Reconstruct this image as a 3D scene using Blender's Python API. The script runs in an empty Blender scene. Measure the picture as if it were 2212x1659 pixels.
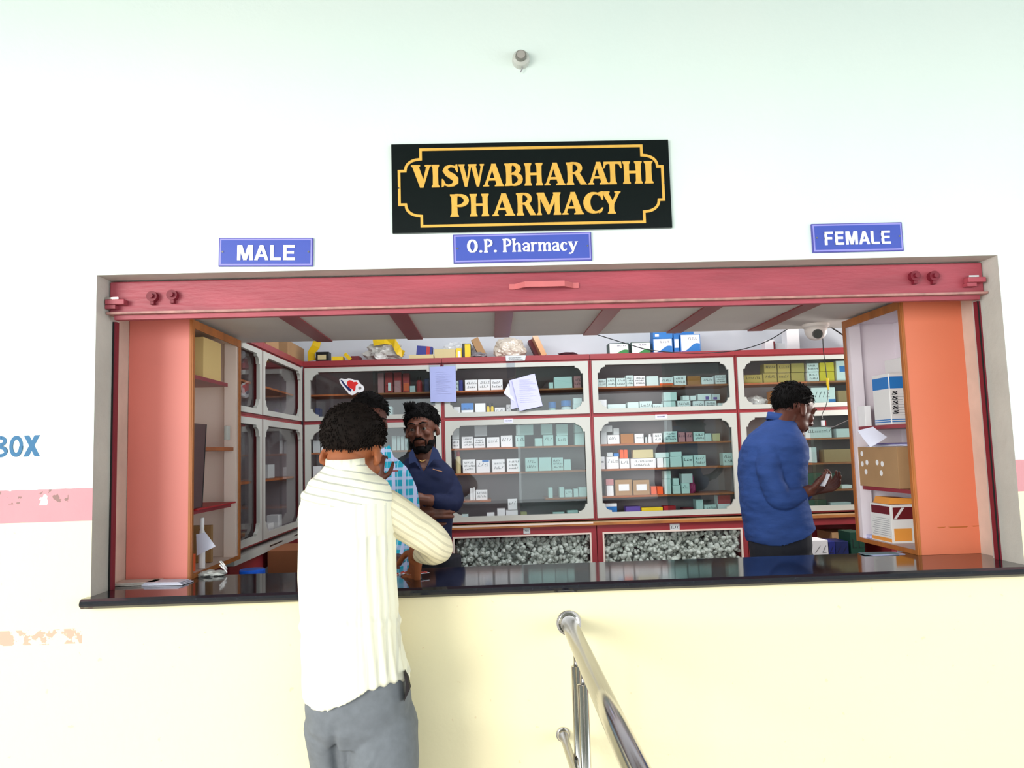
import bpy, bmesh, math, random
from mathutils import Vector, Matrix, noise
random.seed(7)
C = bpy.context.scene.collection
SC = bpy.context.scene
# ------------------------------------------------------------------ camera
CAM = Vector((0, -2.4, 1.5)); FPX = 1649.06
YAW, PITCH, ROLL = math.radians(-1.702), math.radians(5.086), math.radians(-1.684)
def basis():
    cy, sy, cp, sp, cr, sr = math.cos(YAW), math.sin(YAW), math.cos(PITCH), math.sin(PITCH), math.cos(ROLL), math.sin(ROLL)
    f = Vector((-sy*cp, cy*cp, sp)); r = Vector((cy, sy, 0)); u = r.cross(f)
    return r*cr + u*sr, -r*sr + u*cr, f
RV, UV, FV = basis()
cd = bpy.data.cameras.new('camera'); cam = bpy.data.objects.new('camera', cd); C.objects.link(cam)
cd.sensor_fit = 'HORIZONTAL'; cd.sensor_width = 36; cd.lens = 36*FPX/2212; cd.clip_start = .05
M = Matrix.Identity(4)
for i in range(3):
    M[i][0], M[i][1], M[i][2], M[i][3] = RV[i], UV[i], -FV[i], CAM[i]
cam.matrix_world = M
SC.camera = cam
def ray(px, py): return FV + RV*((px-1106)/FPX) - UV*((py-829.5)/FPX)
def at(px, py, y):
    d = ray(px, py); return CAM + d*((y-CAM.y)/d.y)
def atz(px, py, z):
    d = ray(px, py); return CAM + d*((z-CAM.z)/d.z)
def atx(px, py, x):
    d = ray(px, py); return CAM + d*((x-CAM.x)/d.x)
# ------------------------------------------------------------------ light
SC.view_settings.view_transform = 'Standard'; SC.view_settings.look = 'None'
SC.view_settings.gamma = 1; SC.view_settings.use_curve_mapping = False
SC.view_settings.exposure = 0.0
w = bpy.data.worlds.new('sky'); SC.world = w; w.use_nodes = True
bg = w.node_tree.nodes['Background']; bg.inputs[0].default_value = (.90, .98, 1.0, 1); bg.inputs[1].default_value = 3.0
def area(name, loc, target, sx, sy, power, col):
    l = bpy.data.lights.new(name, 'AREA'); l.shape = 'RECTANGLE'; l.size = sx; l.size_y = sy; l.energy = power; l.color = col
    o = bpy.data.objects.new(name, l); C.objects.link(o); o.location = loc
    o.rotation_euler = (Vector(target)-Vector(loc)).to_track_quat('-Z', 'Y').to_euler()
    return o
area('daylight_court', (-4.6, -6.2, 2.3), (.1, 0, 1.3), 3.2, 2.6, 400, (1, .97, .90))
area('room_tube_light', (.4, .99, 2.45), (.4, 2.0, 1.35), 2.2, .25, 22, (.95, .97, 1))
area('added_canopy_fill', (2.7, 1.3, 1.75), (.4, .8, 1.8), .9, .2, 27, (1, .96, .9))  # added fill for the canopy underside, stands for no known lamp
# ------------------------------------------------------------------ materials
def lin(c): return tuple((x/255/12.92 if x/255 <= .04045 else ((x/255+.055)/1.055)**2.4) for x in c)
MATS = {}
def mat(name, col, rough=.6, metal=0, spec=.4, var=0, scale=8, bump=0, bscale=60, stretch=None, coat=0):
    if name in MATS: return MATS[name]
    m = bpy.data.materials.new(name); m.use_nodes = True; nt = m.node_tree; b = nt.nodes['Principled BSDF']
    c = lin(col)+(1,)
    b.inputs['Base Color'].default_value = c; b.inputs['Roughness'].default_value = rough
    b.inputs['Metallic'].default_value = metal; b.inputs['Specular IOR Level'].default_value = spec
    if coat: b.inputs['Coat Weight'].default_value = coat
    if var or bump:
        tc = nt.nodes.new('ShaderNodeTexCoord'); mp = nt.nodes.new('ShaderNodeMapping')
        nt.links.new(tc.outputs['Object'], mp.inputs[0])
        if stretch: mp.inputs['Scale'].default_value = stretch
    if var:
        n = nt.nodes.new('ShaderNodeTexNoise'); n.inputs['Scale'].default_value = scale; n.inputs['Detail'].default_value = 5
        nt.links.new(mp.outputs[0], n.inputs[0])
        r = nt.nodes.new('ShaderNodeValToRGB'); r.color_ramp.elements[0].position = .3; r.color_ramp.elements[1].position = .7
        r.color_ramp.elements[0].color = tuple(x*(1-var) for x in c[:3])+(1,)
        r.color_ramp.elements[1].color = tuple(min(1, x*(1+var*.6)) for x in c[:3])+(1,)
        nt.links.new(n.outputs[0], r.inputs[0]); nt.links.new(r.outputs[0], b.inputs['Base Color'])
    if bump:
        n2 = nt.nodes.new('ShaderNodeTexNoise'); n2.inputs['Scale'].default_value = bscale; n2.inputs['Detail'].default_value = 4
        nt.links.new(mp.outputs[0], n2.inputs[0])
        bp = nt.nodes.new('ShaderNodeBump'); bp.inputs['Strength'].default_value = bump; bp.inputs['Distance'].default_value = .01
        nt.links.new(n2.outputs[0], bp.inputs['Height']); nt.links.new(bp.outputs[0], b.inputs['Normal'])
    MATS[name] = m; return m
def glassmat(name, tint, ior=1.45):
    m = bpy.data.materials.new(name); m.use_nodes = True; nt = m.node_tree; nt.nodes.clear()
    o = nt.nodes.new('ShaderNodeOutputMaterial'); mx = nt.nodes.new('ShaderNodeMixShader'); t = nt.nodes.new('ShaderNodeBsdfTransparent')
    g = nt.nodes.new('ShaderNodeBsdfGlossy'); f = nt.nodes.new('ShaderNodeFresnel')
    t.inputs[0].default_value = tint+(1,); g.inputs['Roughness'].default_value = .015; f.inputs[0].default_value = ior
    ge = nt.nodes.new('ShaderNodeNewGeometry'); su_ = nt.nodes.new('ShaderNodeMath'); su_.operation = 'SUBTRACT'; su_.inputs[0].default_value = 1; nt.links.new(ge.outputs['Backfacing'], su_.inputs[1])
    mu = nt.nodes.new('ShaderNodeMath'); mu.operation = 'MULTIPLY'; nt.links.new(f.outputs[0], mu.inputs[0]); nt.links.new(su_.outputs[0], mu.inputs[1])   # a thin pane reflects once, at the face toward the light
    nt.links.new(mu.outputs[0], mx.inputs[0]); nt.links.new(t.outputs[0], mx.inputs[1]); nt.links.new(g.outputs[0], mx.inputs[2])
    nt.links.new(mx.outputs[0], o.inputs[0]); return m
GLASS = glassmat('clear_glass', (.97, .98, .98), 1.6); GLASS2 = glassmat('green_glass', (.80, .88, .87), 1.8)
PLASTIC = glassmat('clear_film', (.9, .92, .95), 1.4)
RED = mat('red_laminate', (150, 52, 58), .35, var=.12, scale=3)
REDSH = mat('red_shutter_paint', (166, 72, 84), .45, var=.22, scale=5, stretch=(.6, 3, 3), bump=.15, bscale=30)
REDDK = mat('dark_red_paint', (120, 28, 44), .5)
WHITEL = mat('white_laminate', (190, 190, 183), .4)
MAUVE = mat('cabinet_interior', (156, 144, 148), .7)
WOOD = mat('wood_edge', (176, 104, 48), .5, var=.25, scale=20, stretch=(1, 1, .2))
WOODTAN = mat('tan_ledge', (196, 164, 122), .5, var=.2, scale=10)
SHELFB = mat('shelf_edge_brown', (168, 94, 50), .5, var=.2, scale=14)
BEIGE = mat('beige_laminate', (234, 214, 202), .5)
BLACKG = mat('black_granite', (34, 34, 42), .08, spec=.75, var=.4, scale=160)
STEEL = mat('stainless_steel', (200, 196, 194), .16, metal=1, bump=.02, bscale=9)
WHITE = mat('white_card', (242, 240, 242), .6)
PALE = mat('pale_grey_card', (205, 208, 210), .6)
INK = mat('black_ink', (28, 28, 36), .6)
BLACK = mat('black_plastic', (14, 14, 15), .4)
CARTON = mat('brown_cardboard', (176, 138, 98), .8, var=.1, scale=6)
PAPER = mat('white_paper', (214, 214, 232), .7)
# ------------------------------------------------------------------ mesh helpers
def mesh_obj(name, bm, m, parent=None, smooth=False, world=None):
    me = bpy.data.meshes.new(name); bm.normal_update(); bm.to_mesh(me); bm.free()
    if smooth:
        for p in me.polygons: p.use_smooth = True
    o = bpy.data.objects.new(name, me); C.objects.link(o)
    if isinstance(m, (list, tuple)):
        for x in m: me.materials.append(x)
    elif m: me.materials.append(m)
    if parent: o.parent = parent
    return o
def box(bm, x0, y0, z0, x1, y1, z1, bev=0, mi=0):
    g = bmesh.ops.create_cube(bm, size=1)
    vs = g['verts']
    bmesh.ops.scale(bm, vec=(x1-x0, y1-y0, z1-z0), verts=vs)
    bmesh.ops.translate(bm, vec=((x0+x1)/2, (y0+y1)/2, (z0+z1)/2), verts=vs)
    fs = set(f for v in vs for f in v.link_faces)
    for f in fs: f.material_index = mi
    if bev:
        es = list(set(e for v in vs for e in v.link_edges))
        bmesh.ops.bevel(bm, geom=es, offset=bev, segments=2, affect='EDGES', profile=.5)
    return vs
def bx(name, x0, y0, z0, x1, y1, z1, m, parent=None, bev=0):
    bm = bmesh.new(); box(bm, min(x0, x1), min(y0, y1), min(z0, z1), max(x0, x1), max(y0, y1), max(z0, z1), bev)
    return mesh_obj(name, bm, m, parent)
def frame_axes(d):
    d = d.normalized(); a = Vector((0, 0, 1)) if abs(d.z) < .9 else Vector((1, 0, 0))
    u = d.cross(a).normalized(); v = u.cross(d).normalized(); return u, v
def tube(bm, pts, rad, n=14, caps=True, mi=0):
    pts = [Vector(p) for p in pts]
    if not isinstance(rad, (list, tuple)): rad = [rad]*len(pts)
    rings = []; u = None
    for i, p in enumerate(pts):
        d = (pts[min(i+1, len(pts)-1)]-pts[max(i-1, 0)]).normalized()
        if u is None: u, _ = frame_axes(d); v = d.cross(u)
        else:
            u = (u - d*u.dot(d)).normalized(); v = d.cross(u)
        r = rad[i]; ru, rv = (r if isinstance(r, (list, tuple)) else (r, r))
        rings.append([bm.verts.new(p + u*math.cos(2*math.pi*k/n)*ru + v*math.sin(2*math.pi*k/n)*rv) for k in range(n)])
    for a, b in zip(rings, rings[1:]):
        for k in range(n):
            f = bm.faces.new((a[k], a[(k+1) % n], b[(k+1) % n], b[k])); f.material_index = mi
    if caps:
        f = bm.faces.new(rings[0][::-1]); f.material_index = mi
        f = bm.faces.new(rings[-1]); f.material_index = mi
def rtube(bm, pts, rad, n=14):      # tube with rounded ends
    pts = [Vector(p) for p in pts]
    if not isinstance(rad, (list, tuple)): rad = [rad]*len(pts)
    tube(bm, pts, rad, n)
    for p, r in ((pts[0], rad[0]), (pts[-1], rad[-1])):
        ell(bm, p, (r, r, r), sub=2)
def ell(bm, c, r, sub=3, rot=None):
    g = bmesh.ops.create_icosphere(bm, subdivisions=sub, radius=1)
    vs = g['verts']; bmesh.ops.scale(bm, vec=r, verts=vs)
    if rot: bmesh.ops.rotate(bm, cent=(0, 0, 0), matrix=rot, verts=vs)
    bmesh.ops.translate(bm, vec=c, verts=vs); return vs
def loft(bm, rings, n=32, hem=None):       # rings: (cx, cy, z, rx, ry[, rot]) superellipses
    R = []
    for i, g in enumerate(rings):
        cx, cy, z, rx, ry = g[:5]; a0 = g[5] if len(g) > 5 else 0
        row = []
        for k in range(n):
            t = 2*math.pi*k/n; c, s = math.cos(t), math.sin(t); e = .86
            x = math.copysign(abs(c)**e, c)*rx; y = math.copysign(abs(s)**e, s)*ry
            X = cx + x*math.cos(a0) - y*math.sin(a0); Y = cy + x*math.sin(a0) + y*math.cos(a0)
            Z = z if not (hem and i == 0) else hem(X, Y)
            row.append(bm.verts.new((X, Y, Z)))
        R.append(row)
    for a, b in zip(R, R[1:]):
        for k in range(n): bm.faces.new((a[k], a[(k+1) % n], b[(k+1) % n], b[k]))
    bm.faces.new(R[0][::-1]); bm.faces.new(R[-1])
def prism(bm, poly, y0, y1, ax='xz', mi=0):     # polygon in x,z extruded in y (or other axes)
    def P(a, b, t): return {'xz': (a, t, b), 'yz': (t, a, b), 'xy': (a, b, t)}[ax]
    A = [bm.verts.new(P(a, b, y0)) for a, b in poly]; B = [bm.verts.new(P(a, b, y1)) for a, b in poly]
    n = len(poly); fs = [bm.faces.new(A), bm.faces.new(B[::-1])]
    for i in range(n): fs.append(bm.faces.new((A[i], B[i], B[(i+1) % n], A[(i+1) % n])))
    for f in fs: f.material_index = mi
    bmesh.ops.recalc_face_normals(bm, faces=fs)
def tag(o, label, cat, group=None, kind=None):
    if label: o['label'] = label
    if cat: o['category'] = cat
    if group: o['group'] = group
    if kind: o['kind'] = kind
    return o
def struct(o): o['kind'] = 'structure'; return o
def empty(name, loc=(0, 0, 0), label=None, cat=None, group=None):
    o = bpy.data.objects.new(name, None); C.objects.link(o); o.location = loc; o.empty_display_size = .05
    return tag(o, label, cat, group)
def rest(o, parent):                # parent a mesh built in world coordinates under an empty
    o.parent = parent; o.matrix_parent_inverse = Matrix.Translation(-Vector(parent.location)); return o
# ------------------------------------------------------------------ room shell
X0, X1, ZT, ZS = -1.227, 1.668, 2.093, 1.10
def wall_material():
    m = bpy.data.materials.new('painted_plaster'); m.use_nodes = True; nt = m.node_tree; N = nt.nodes; L = nt.links
    b = N['Principled BSDF']; b.inputs['Roughness'].default_value = .75; b.inputs['Specular IOR Level'].default_value = .2
    g = N.new('ShaderNodeNewGeometry'); s = N.new('ShaderNodeSeparateXYZ'); L.new(g.outputs['Position'], s.inputs[0])
    def noi(scale, det=4):
        n = N.new('ShaderNodeTexNoise'); n.inputs['Scale'].default_value = scale; n.inputs['Detail'].default_value = det
        L.new(g.outputs['Position'], n.inputs[0]); return n.outputs[0]
    def math_(op, a, b_):
        x = N.new('ShaderNodeMath'); x.operation = op
        for i, v in enumerate((a, b_)):
            if isinstance(v, (int, float)): x.inputs[i].default_value = v
            else: L.new(v, x.inputs[i])
        return x.outputs[0]
    def mixc(f, a, b_):
        x = N.new('ShaderNodeMix'); x.data_type = 'RGBA'; L.new(f, x.inputs[0])
        for i, v in ((6, a), (7, b_)):
            if isinstance(v, tuple): x.inputs[i].default_value = v
            else: L.new(v, x.inputs[i])
        return x.outputs[2]
    z = s.outputs[2]; x = s.outputs[0]
    def c(*q): return lin(q)+(1,)
    up = mixc(noi(1.5), c(218, 234, 228), c(230, 236, 230))
    low = mixc(noi(2.5), c(246, 230, 192), c(244, 236, 196))
    fleck = math_('GREATER_THAN', noi(38, 6), .70)
    low = mixc(math_('MULTIPLY', fleck, .35), low, c(222, 184, 140))
    # peeled strip bottom left
    st = math_('MULTIPLY', math_('LESS_THAN', math_('ABSOLUTE', math_('SUBTRACT', z, .985), 0), .022), math_('LESS_THAN', x, -1.25))
    st = math_('MULTIPLY', st, math_('GREATER_THAN', noi(26, 5), .5))
    low = mixc(st, low, c(206, 170, 150))
    band = mixc(noi(6), c(204, 140, 148), c(212, 152, 158))
    ch = math_('MULTIPLY', math_('GREATER_THAN', noi(22, 8), .56), math_('LESS_THAN', x, -1.30))
    ch = math_('MULTIPLY', ch, math_('GREATER_THAN', z, 1.385))
    band = mixc(ch, band, c(150, 120, 116))
    ch2 = math_('MULTIPLY', math_('GREATER_THAN', noi(15, 6), .6), math_('LESS_THAN', math_('ABSOLUTE', math_('SUBTRACT', x, -1.43), 0), .07))
    band = mixc(math_('MULTIPLY', ch2, math_('GREATER_THAN', z, 1.38)), band, c(238, 226, 220))
    k = mixc(math_('GREATER_THAN', z, 1.328), low, band)
    k = mixc(math_('GREATER_THAN', math_('ADD', z, math_('MULTIPLY', noi(30), .004)), 1.430), k, up)
    L.new(k, b.inputs['Base Color'])
    bp = N.new('ShaderNodeBump'); bp.inputs['Strength'].default_value = .12; bp.inputs['Distance'].default_value = .01
    L.new(noi(45, 5), bp.inputs['Height']); L.new(bp.outputs[0], b.inputs['Normal'])
    return m
WALLM = wall_material()
REVEAL = mat('grey_reveal_plaster', (196, 192, 184), .8, var=.12, scale=5, bump=.2, bscale=40)
JAMB = mat('jamb_beige', (214, 192, 178), .7, var=.12, scale=9)
WB = .15
bm = bmesh.new()
xs = [-5, X0, X1, 5]; zs = [0, ZS-.03, ZT, 3.5]
for i in range(3):
    for j in range(3):
        if i == 1 and j == 1: continue
        box(bm, xs[i], 0, zs[j], xs[i+1], WB, zs[j+1])
bmesh.ops.remove_doubles(bm, verts=bm.verts, dist=1e-5)
dup = {}
for f in bm.faces: dup.setdefault(tuple(round(c, 4) for c in f.calc_center_median()), []).append(f)
bmesh.ops.delete(bm, geom=[f for v in dup.values() if len(v) > 1 for f in v], context='FACES')
bmesh.ops.recalc_face_normals(bm, faces=bm.faces)
for f in bm.faces:
    c = f.calc_center_median()
    if X0-.01 < c.x < X1+.01 and ZS-.1 < c.z < ZT+.01 and abs(f.normal.y) < .5: f.material_index = 1
struct(mesh_obj('wall_front', bm, [WALLM, REVEAL]))
INW = mat('inner_wall_paint', (222, 226, 232), .8, var=.05, scale=4)
struct(bx('wall_back', -1.6, 2.32, 0, 2.75, 2.42, 2.9, INW))
struct(bx('wall_left', -1.7, WB, 0, -1.6, 2.42, 2.9, INW))
struct(bx('wall_right', 2.75, WB, 0, 2.85, 2.42, 2.9, INW))
FLM = mat('grey_floor_tiles', (168, 160, 150), .35, var=.08, scale=3)
struct(bx('floor', -5, -9, -.1, 5, 2.42, 0, FLM))
struct(bx('ceiling', -1.7, WB, 2.9, 2.85, 2.42, 2.98, INW)).name = 'ceiling'
o = struct(bx('added_shade_roof', -5, -6.5, 3.42, 5, 0, 3.6, mat('shade_roof_grey', (150, 156, 152), .8)))  # unseen roof, added to shade the upper wall
struct(bx('added_shade_beam', -5, -2.95, 2.66, 5, -2.70, 3.42, mat('shade_roof_grey', (150, 156, 152), .8)))  # unseen beam, added to block daylight from the wall top
# low canopy ceiling over the counter with red battens
can = struct(bx('ceiling_canopy', -1.6, .155, 2.008, 2.2, .93, 2.03, mat('canopy_board', (226, 218, 212), .7, var=.05, scale=3)))
for pf, pb in ((644, 702), (865, 897), (1086, 1084), (1303, 1275), (1520, 1455), (1738, 1630)):
    xb = at(pb, 722-(pb-1084)*.029, .93).x
    o = bx('batten', xb-.033, .156, 2.003, xb+.033, .93, 2.0085, RED); o.parent = can
# jambs behind the shutter guides
struct(bx('trim_1', -1.6, WB, 1.07, -1.252, .30, 2.0, JAMB))
struct(bx('trim_2', 1.70, WB, 1.07, 2.2, .30, 2.0, JAMB))
# ------------------------------------------------------------------ counter slab
bm = bmesh.new()
prof = [(-.035, 1.07), (-.045, 1.078), (-.048, 1.085), (-.045, 1.093), (-.036, 1.0995), (.36, 1.0995), (.36, 1.07)]
prism(bm, prof, -1.237, 1.75, 'yz')
slab = tag(mesh_obj('counter_slab', bm, BLACKG), 'polished black granite counter slab spanning the whole pharmacy window', 'counter')
struct(bx('wall_under_counter', -1.6, .151, 0, 2.4, .33, 1.07, INW))
# ------------------------------------------------------------------ rolling shutter bottom bar
sh = empty('roller_shutter', (.22, .08, 1.98), 'raised red metal roller shutter with handle across the window head', 'shutter')
sm = mesh_obj
bm = bmesh.new(); box(bm, X0+.004, .075, 1.985, X1-.004, .10, 2.088, .004)
rest(mesh_obj('bottom_bar', bm, REDSH), sh)
rest(bx('bottom_lip', X0+.004, .055, 1.978, X1-.004, .10, 1.985, mat('worn_lip', (178, 130, 122), .5, var=.3, scale=30), None), sh)
rest(bx('lower_channel', X0+.02, .075, 1.963, X1-.02, .10, 1.9775, REDSH), sh)
hb = empty('handle_mount'); hb.name = 'handle'; bpy.data.objects.remove(hb)
def xpx(px, py, y): return at(px, py, y).x
hx0, hx1 = xpx(1100, 620, .07), xpx(1250, 615, .07); hz = at(1175, 618, .07).z
bm = bmesh.new()
box(bm, hx0, .069, hz-.009, hx0+.022, .075, hz+.009); box(bm, hx1-.022, .069, hz-.009, hx1, .075, hz+.009)
prism(bm, [(hx0+.018, .069), (hx0+.05, .035), (hx1-.05, .035), (hx1-.018, .069), (hx1-.024, .073), (hx1-.054, .041), (hx0+.054, .041), (hx0+.024, .073)], hz-.009, hz+.009, 'xy')
rest(mesh_obj('handle', bm, mat('handle_pink', (206, 110, 112), .45, var=.15)), sh)
for px, py in ((330, 641), (373, 638), (1975, 597), (2016, 597)):
    p = at(px, py, .065); bm = bmesh.new()
    tube(bm, [(p.x, .075, p.z), (p.x, .055, p.z)], .017, 16); tube(bm, [(p.x, .055, p.z), (p.x, .045, p.z)], .008, 12)
    box(bm, p.x-.006, .058, p.z-.026, p.x+.006, .074, p.z-.008)
    rest(mesh_obj('hasp', bm, REDDK, smooth=False), sh)
for px, py, sg in ((252, 652, 1), (2105, 604, -1)):
    p = at(px, py, .06); bm = bmesh.new()
    box(bm, p.x-.03, .045, p.z-.011, p.x+.03, .074, p.z+.006, .002)
    box(bm, p.x-.03-.006*sg, .05, p.z+.007, p.x+.01, .06, p.z+.013, mi=1); box(bm, p.x-.032, .05, p.z-.024, p.x+.0, .074, p.z-.012)
    rest(mesh_obj('latch', bm, [REDSH, STEEL]), sh)
for nm, xa, xb in (('guide_rail', X0+.0005, X0+.012), ('guide_rail', X1-.012, X1-.0005)):
    bm = bmesh.new(); box(bm, xa, .105, 1.1, xb, .125, 1.962); box(bm, xa, .104, 1.1, xa+(xb-xa)*.5, .1045, 1.962, mi=1)
    rest(mesh_obj(nm, bm, [REDDK, BLACK]), sh)
# ------------------------------------------------------------------ side shelf units in the window
ORANGE = mat('orange_laminate', (220, 122, 90), .45, var=.06, scale=2.2, bump=.05, bscale=20)
PINKL = mat('pink_orange_laminate', (222, 124, 112), .42, var=.05, scale=2.2)
def side_unit(name, xo, xi, y0, y1, z0, z1, label, posts, shelves, front):
    s = 1 if xi > xo else -1     # s=+1: open face looks toward +x
    e = empty(name, ((xo+xi)/2, (y0+y1)/2, z0), label, 'shelf unit')
    t = .014
    bm = bmesh.new()
    box(bm, min(xo, xi), y0+t, z0, max(xo, xi)-0, y1, z0+t); box(bm, min(xo, xi), y0+t, z1-t, max(xo, xi), y1, z1)
    box(bm, min(xo, xi), y1-t, z0+t, max(xo, xi), y1, z1-t); box(bm, min(xo, xo+s*t), y0+t, z0+t, max(xo, xo+s*t), y1-t, z1-t)
    box(bm, min(xi-s*.05, xi-s*.004), y1-t-.028, z0+t, max(xi-s*.05, xi-s*.004), y1-t, z1-t)
    rest(mesh_obj('body', bm, BEIGE if s > 0 else mat('lavender_laminate', (230, 220, 228), .5)), e)
    rest(bx('back_panel', xo, y0, z0, xi, y0+t-.001, z1, front), e)
    # wooden edging of the open face
    bm = bmesh.new(); xa, xb = sorted((xi, xi+s*.004)); ww = .02
    box(bm, xa, y0, z0, xb, y0+.016, z1); box(bm, xa, y1-ww, z0, xb, y1, z1); box(bm, xa, y0+.016, z0, xb, y1-ww, z0+.016); box(bm, xa, y0+.016, z1-.03, xb, y1-ww, z1)
    box(bm, xi-s*.008 if s > 0 else xi, y0-.002, z0, xi if s > 0 else xi+.008, y0, z1)
    rest(mesh_obj('edging', bm, WOOD), e)
    for zz, d0, d1, m_ in shelves:
        rest(bx('shelf', xo+s*t, y0+d0, zz-.014, xi-s*.012, y0+d1, zz, m_), e)
    return e
LX, LXO, LY0, LY1 = -1.034, -1.25, .272, .785
su = side_unit('open_shelf_unit', LXO, LX, LY0, LY1, 1.1, 1.995, 'orange-backed open shelf unit holding a blank carton, left of window', None,
    [(atx(497, 830, -1.05).z, .02, .40, RED), (atx(500, 966, -1.04).z+.0, .02, .47, SHELFB), (atx(497, 1088, -1.04).z, .02, .44, RED)], PINKL)
RX, RXO, RY0, RY1 = 1.48, 1.70, .262, .712
RS1, RS2 = atx(1870, 921, 1.487).z, atx(1870, 1050, 1.487).z
su2 = side_unit('open_shelf_unit', RXO, RX, RY0, RY1, 1.1, 2.0, 'orange-backed open shelf unit packed with medicine boxes, right of window', None,
    [(RS1, .02, .40, RED), (RS2, .02, .40, RED)], ORANGE)
p = atz(1300, 1000, 1.1)
bm = bmesh.new()
for a, b_, yy, hh in ((2024, 2044, 1139, 2.2), (2048, 2092, 1138, 2.6), (2098, 2122, 1136, 1.8)):
    p0, p1, p2, p3 = [at(x_, y_, RY0-.001) for x_, y_ in ((a, yy), (b_, yy-1.2), (b_-4, yy-1.2+hh), (a+5, yy+hh))]
    prism(bm, [(q.x, q.z) for q in (p0, p1, p2, p3)], RY0-.0006, RY0-.0001)
o = mesh_obj('scratch_mark', bm, mat('brown_scratch', (178, 96, 40), .7)); rest(o, su2)
# ------------------------------------------------------------------ signs
def brush(pts, closed=False):
    out = []
    n = len(pts)
    L = []; Rr = []
    for i, (x, y, w_) in enumerate(pts):
        a = pts[(i-1) % n] if (closed or i) else pts[i]; b = pts[(i+1) % n] if (closed or i < n-1) else pts[i]
        dx, dy = b[0]-a[0], b[1]-a[1]; l = math.hypot(dx, dy) or 1; nx, ny = -dy/l, dx/l
        L.append((x+nx*w_/2, y+ny*w_/2)); Rr.append((x-nx*w_/2, y-ny*w_/2))
    m_ = n if closed else n-1
    for i in range(m_):
        j = (i+1) % n; out.append([L[i], L[j], Rr[j], Rr[i]])
    return out
def arc(cx, cy, rx, ry, a0, a1, wf, n=18, closed=False):
    pts = []
    for i in range(n if closed else n+1):
        t = math.radians(a0+(a1-a0)*i/n); pts.append((cx+rx*math.cos(t), cy+ry*math.sin(t), wf(t)))
    return brush(pts, closed)
def stem(x0, x1, y0=0, y1=1, s=.05, sb=None):
    sb = s if sb is None else sb
    return [[(x0-sb, y0), (x1+sb, y0), (x1+sb, y0+.05), (x1, y0+.13), (x1-.01, (y0+y1)/2), (x1, y1-.13), (x1+s, y1-.05), (x1+s, y1), (x0-s, y1), (x0-s, y1-.05), (x0, y1-.13), (x0+.01, (y0+y1)/2), (x0, y0+.13), (x0-sb, y0+.05)]]
def bowl(cx, cy, rx, ry, th=.2): return arc(cx, cy, rx, ry, 90, -90, lambda t: .08+(th-.08)*abs(math.cos(t)))
def vee(k=1, o=0):
    return [[(x*k+o, y) for x, y in [(0, 1), (.40, 1), (.40, .95), (.35, .91), (.53, .36), (.66, .9), (.60, .95), (.60, 1), (.88, 1), (.88, .95), (.82, .91), (.53, 0), (.38, 0), (.06, .91), (0, .95)]]]
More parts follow.
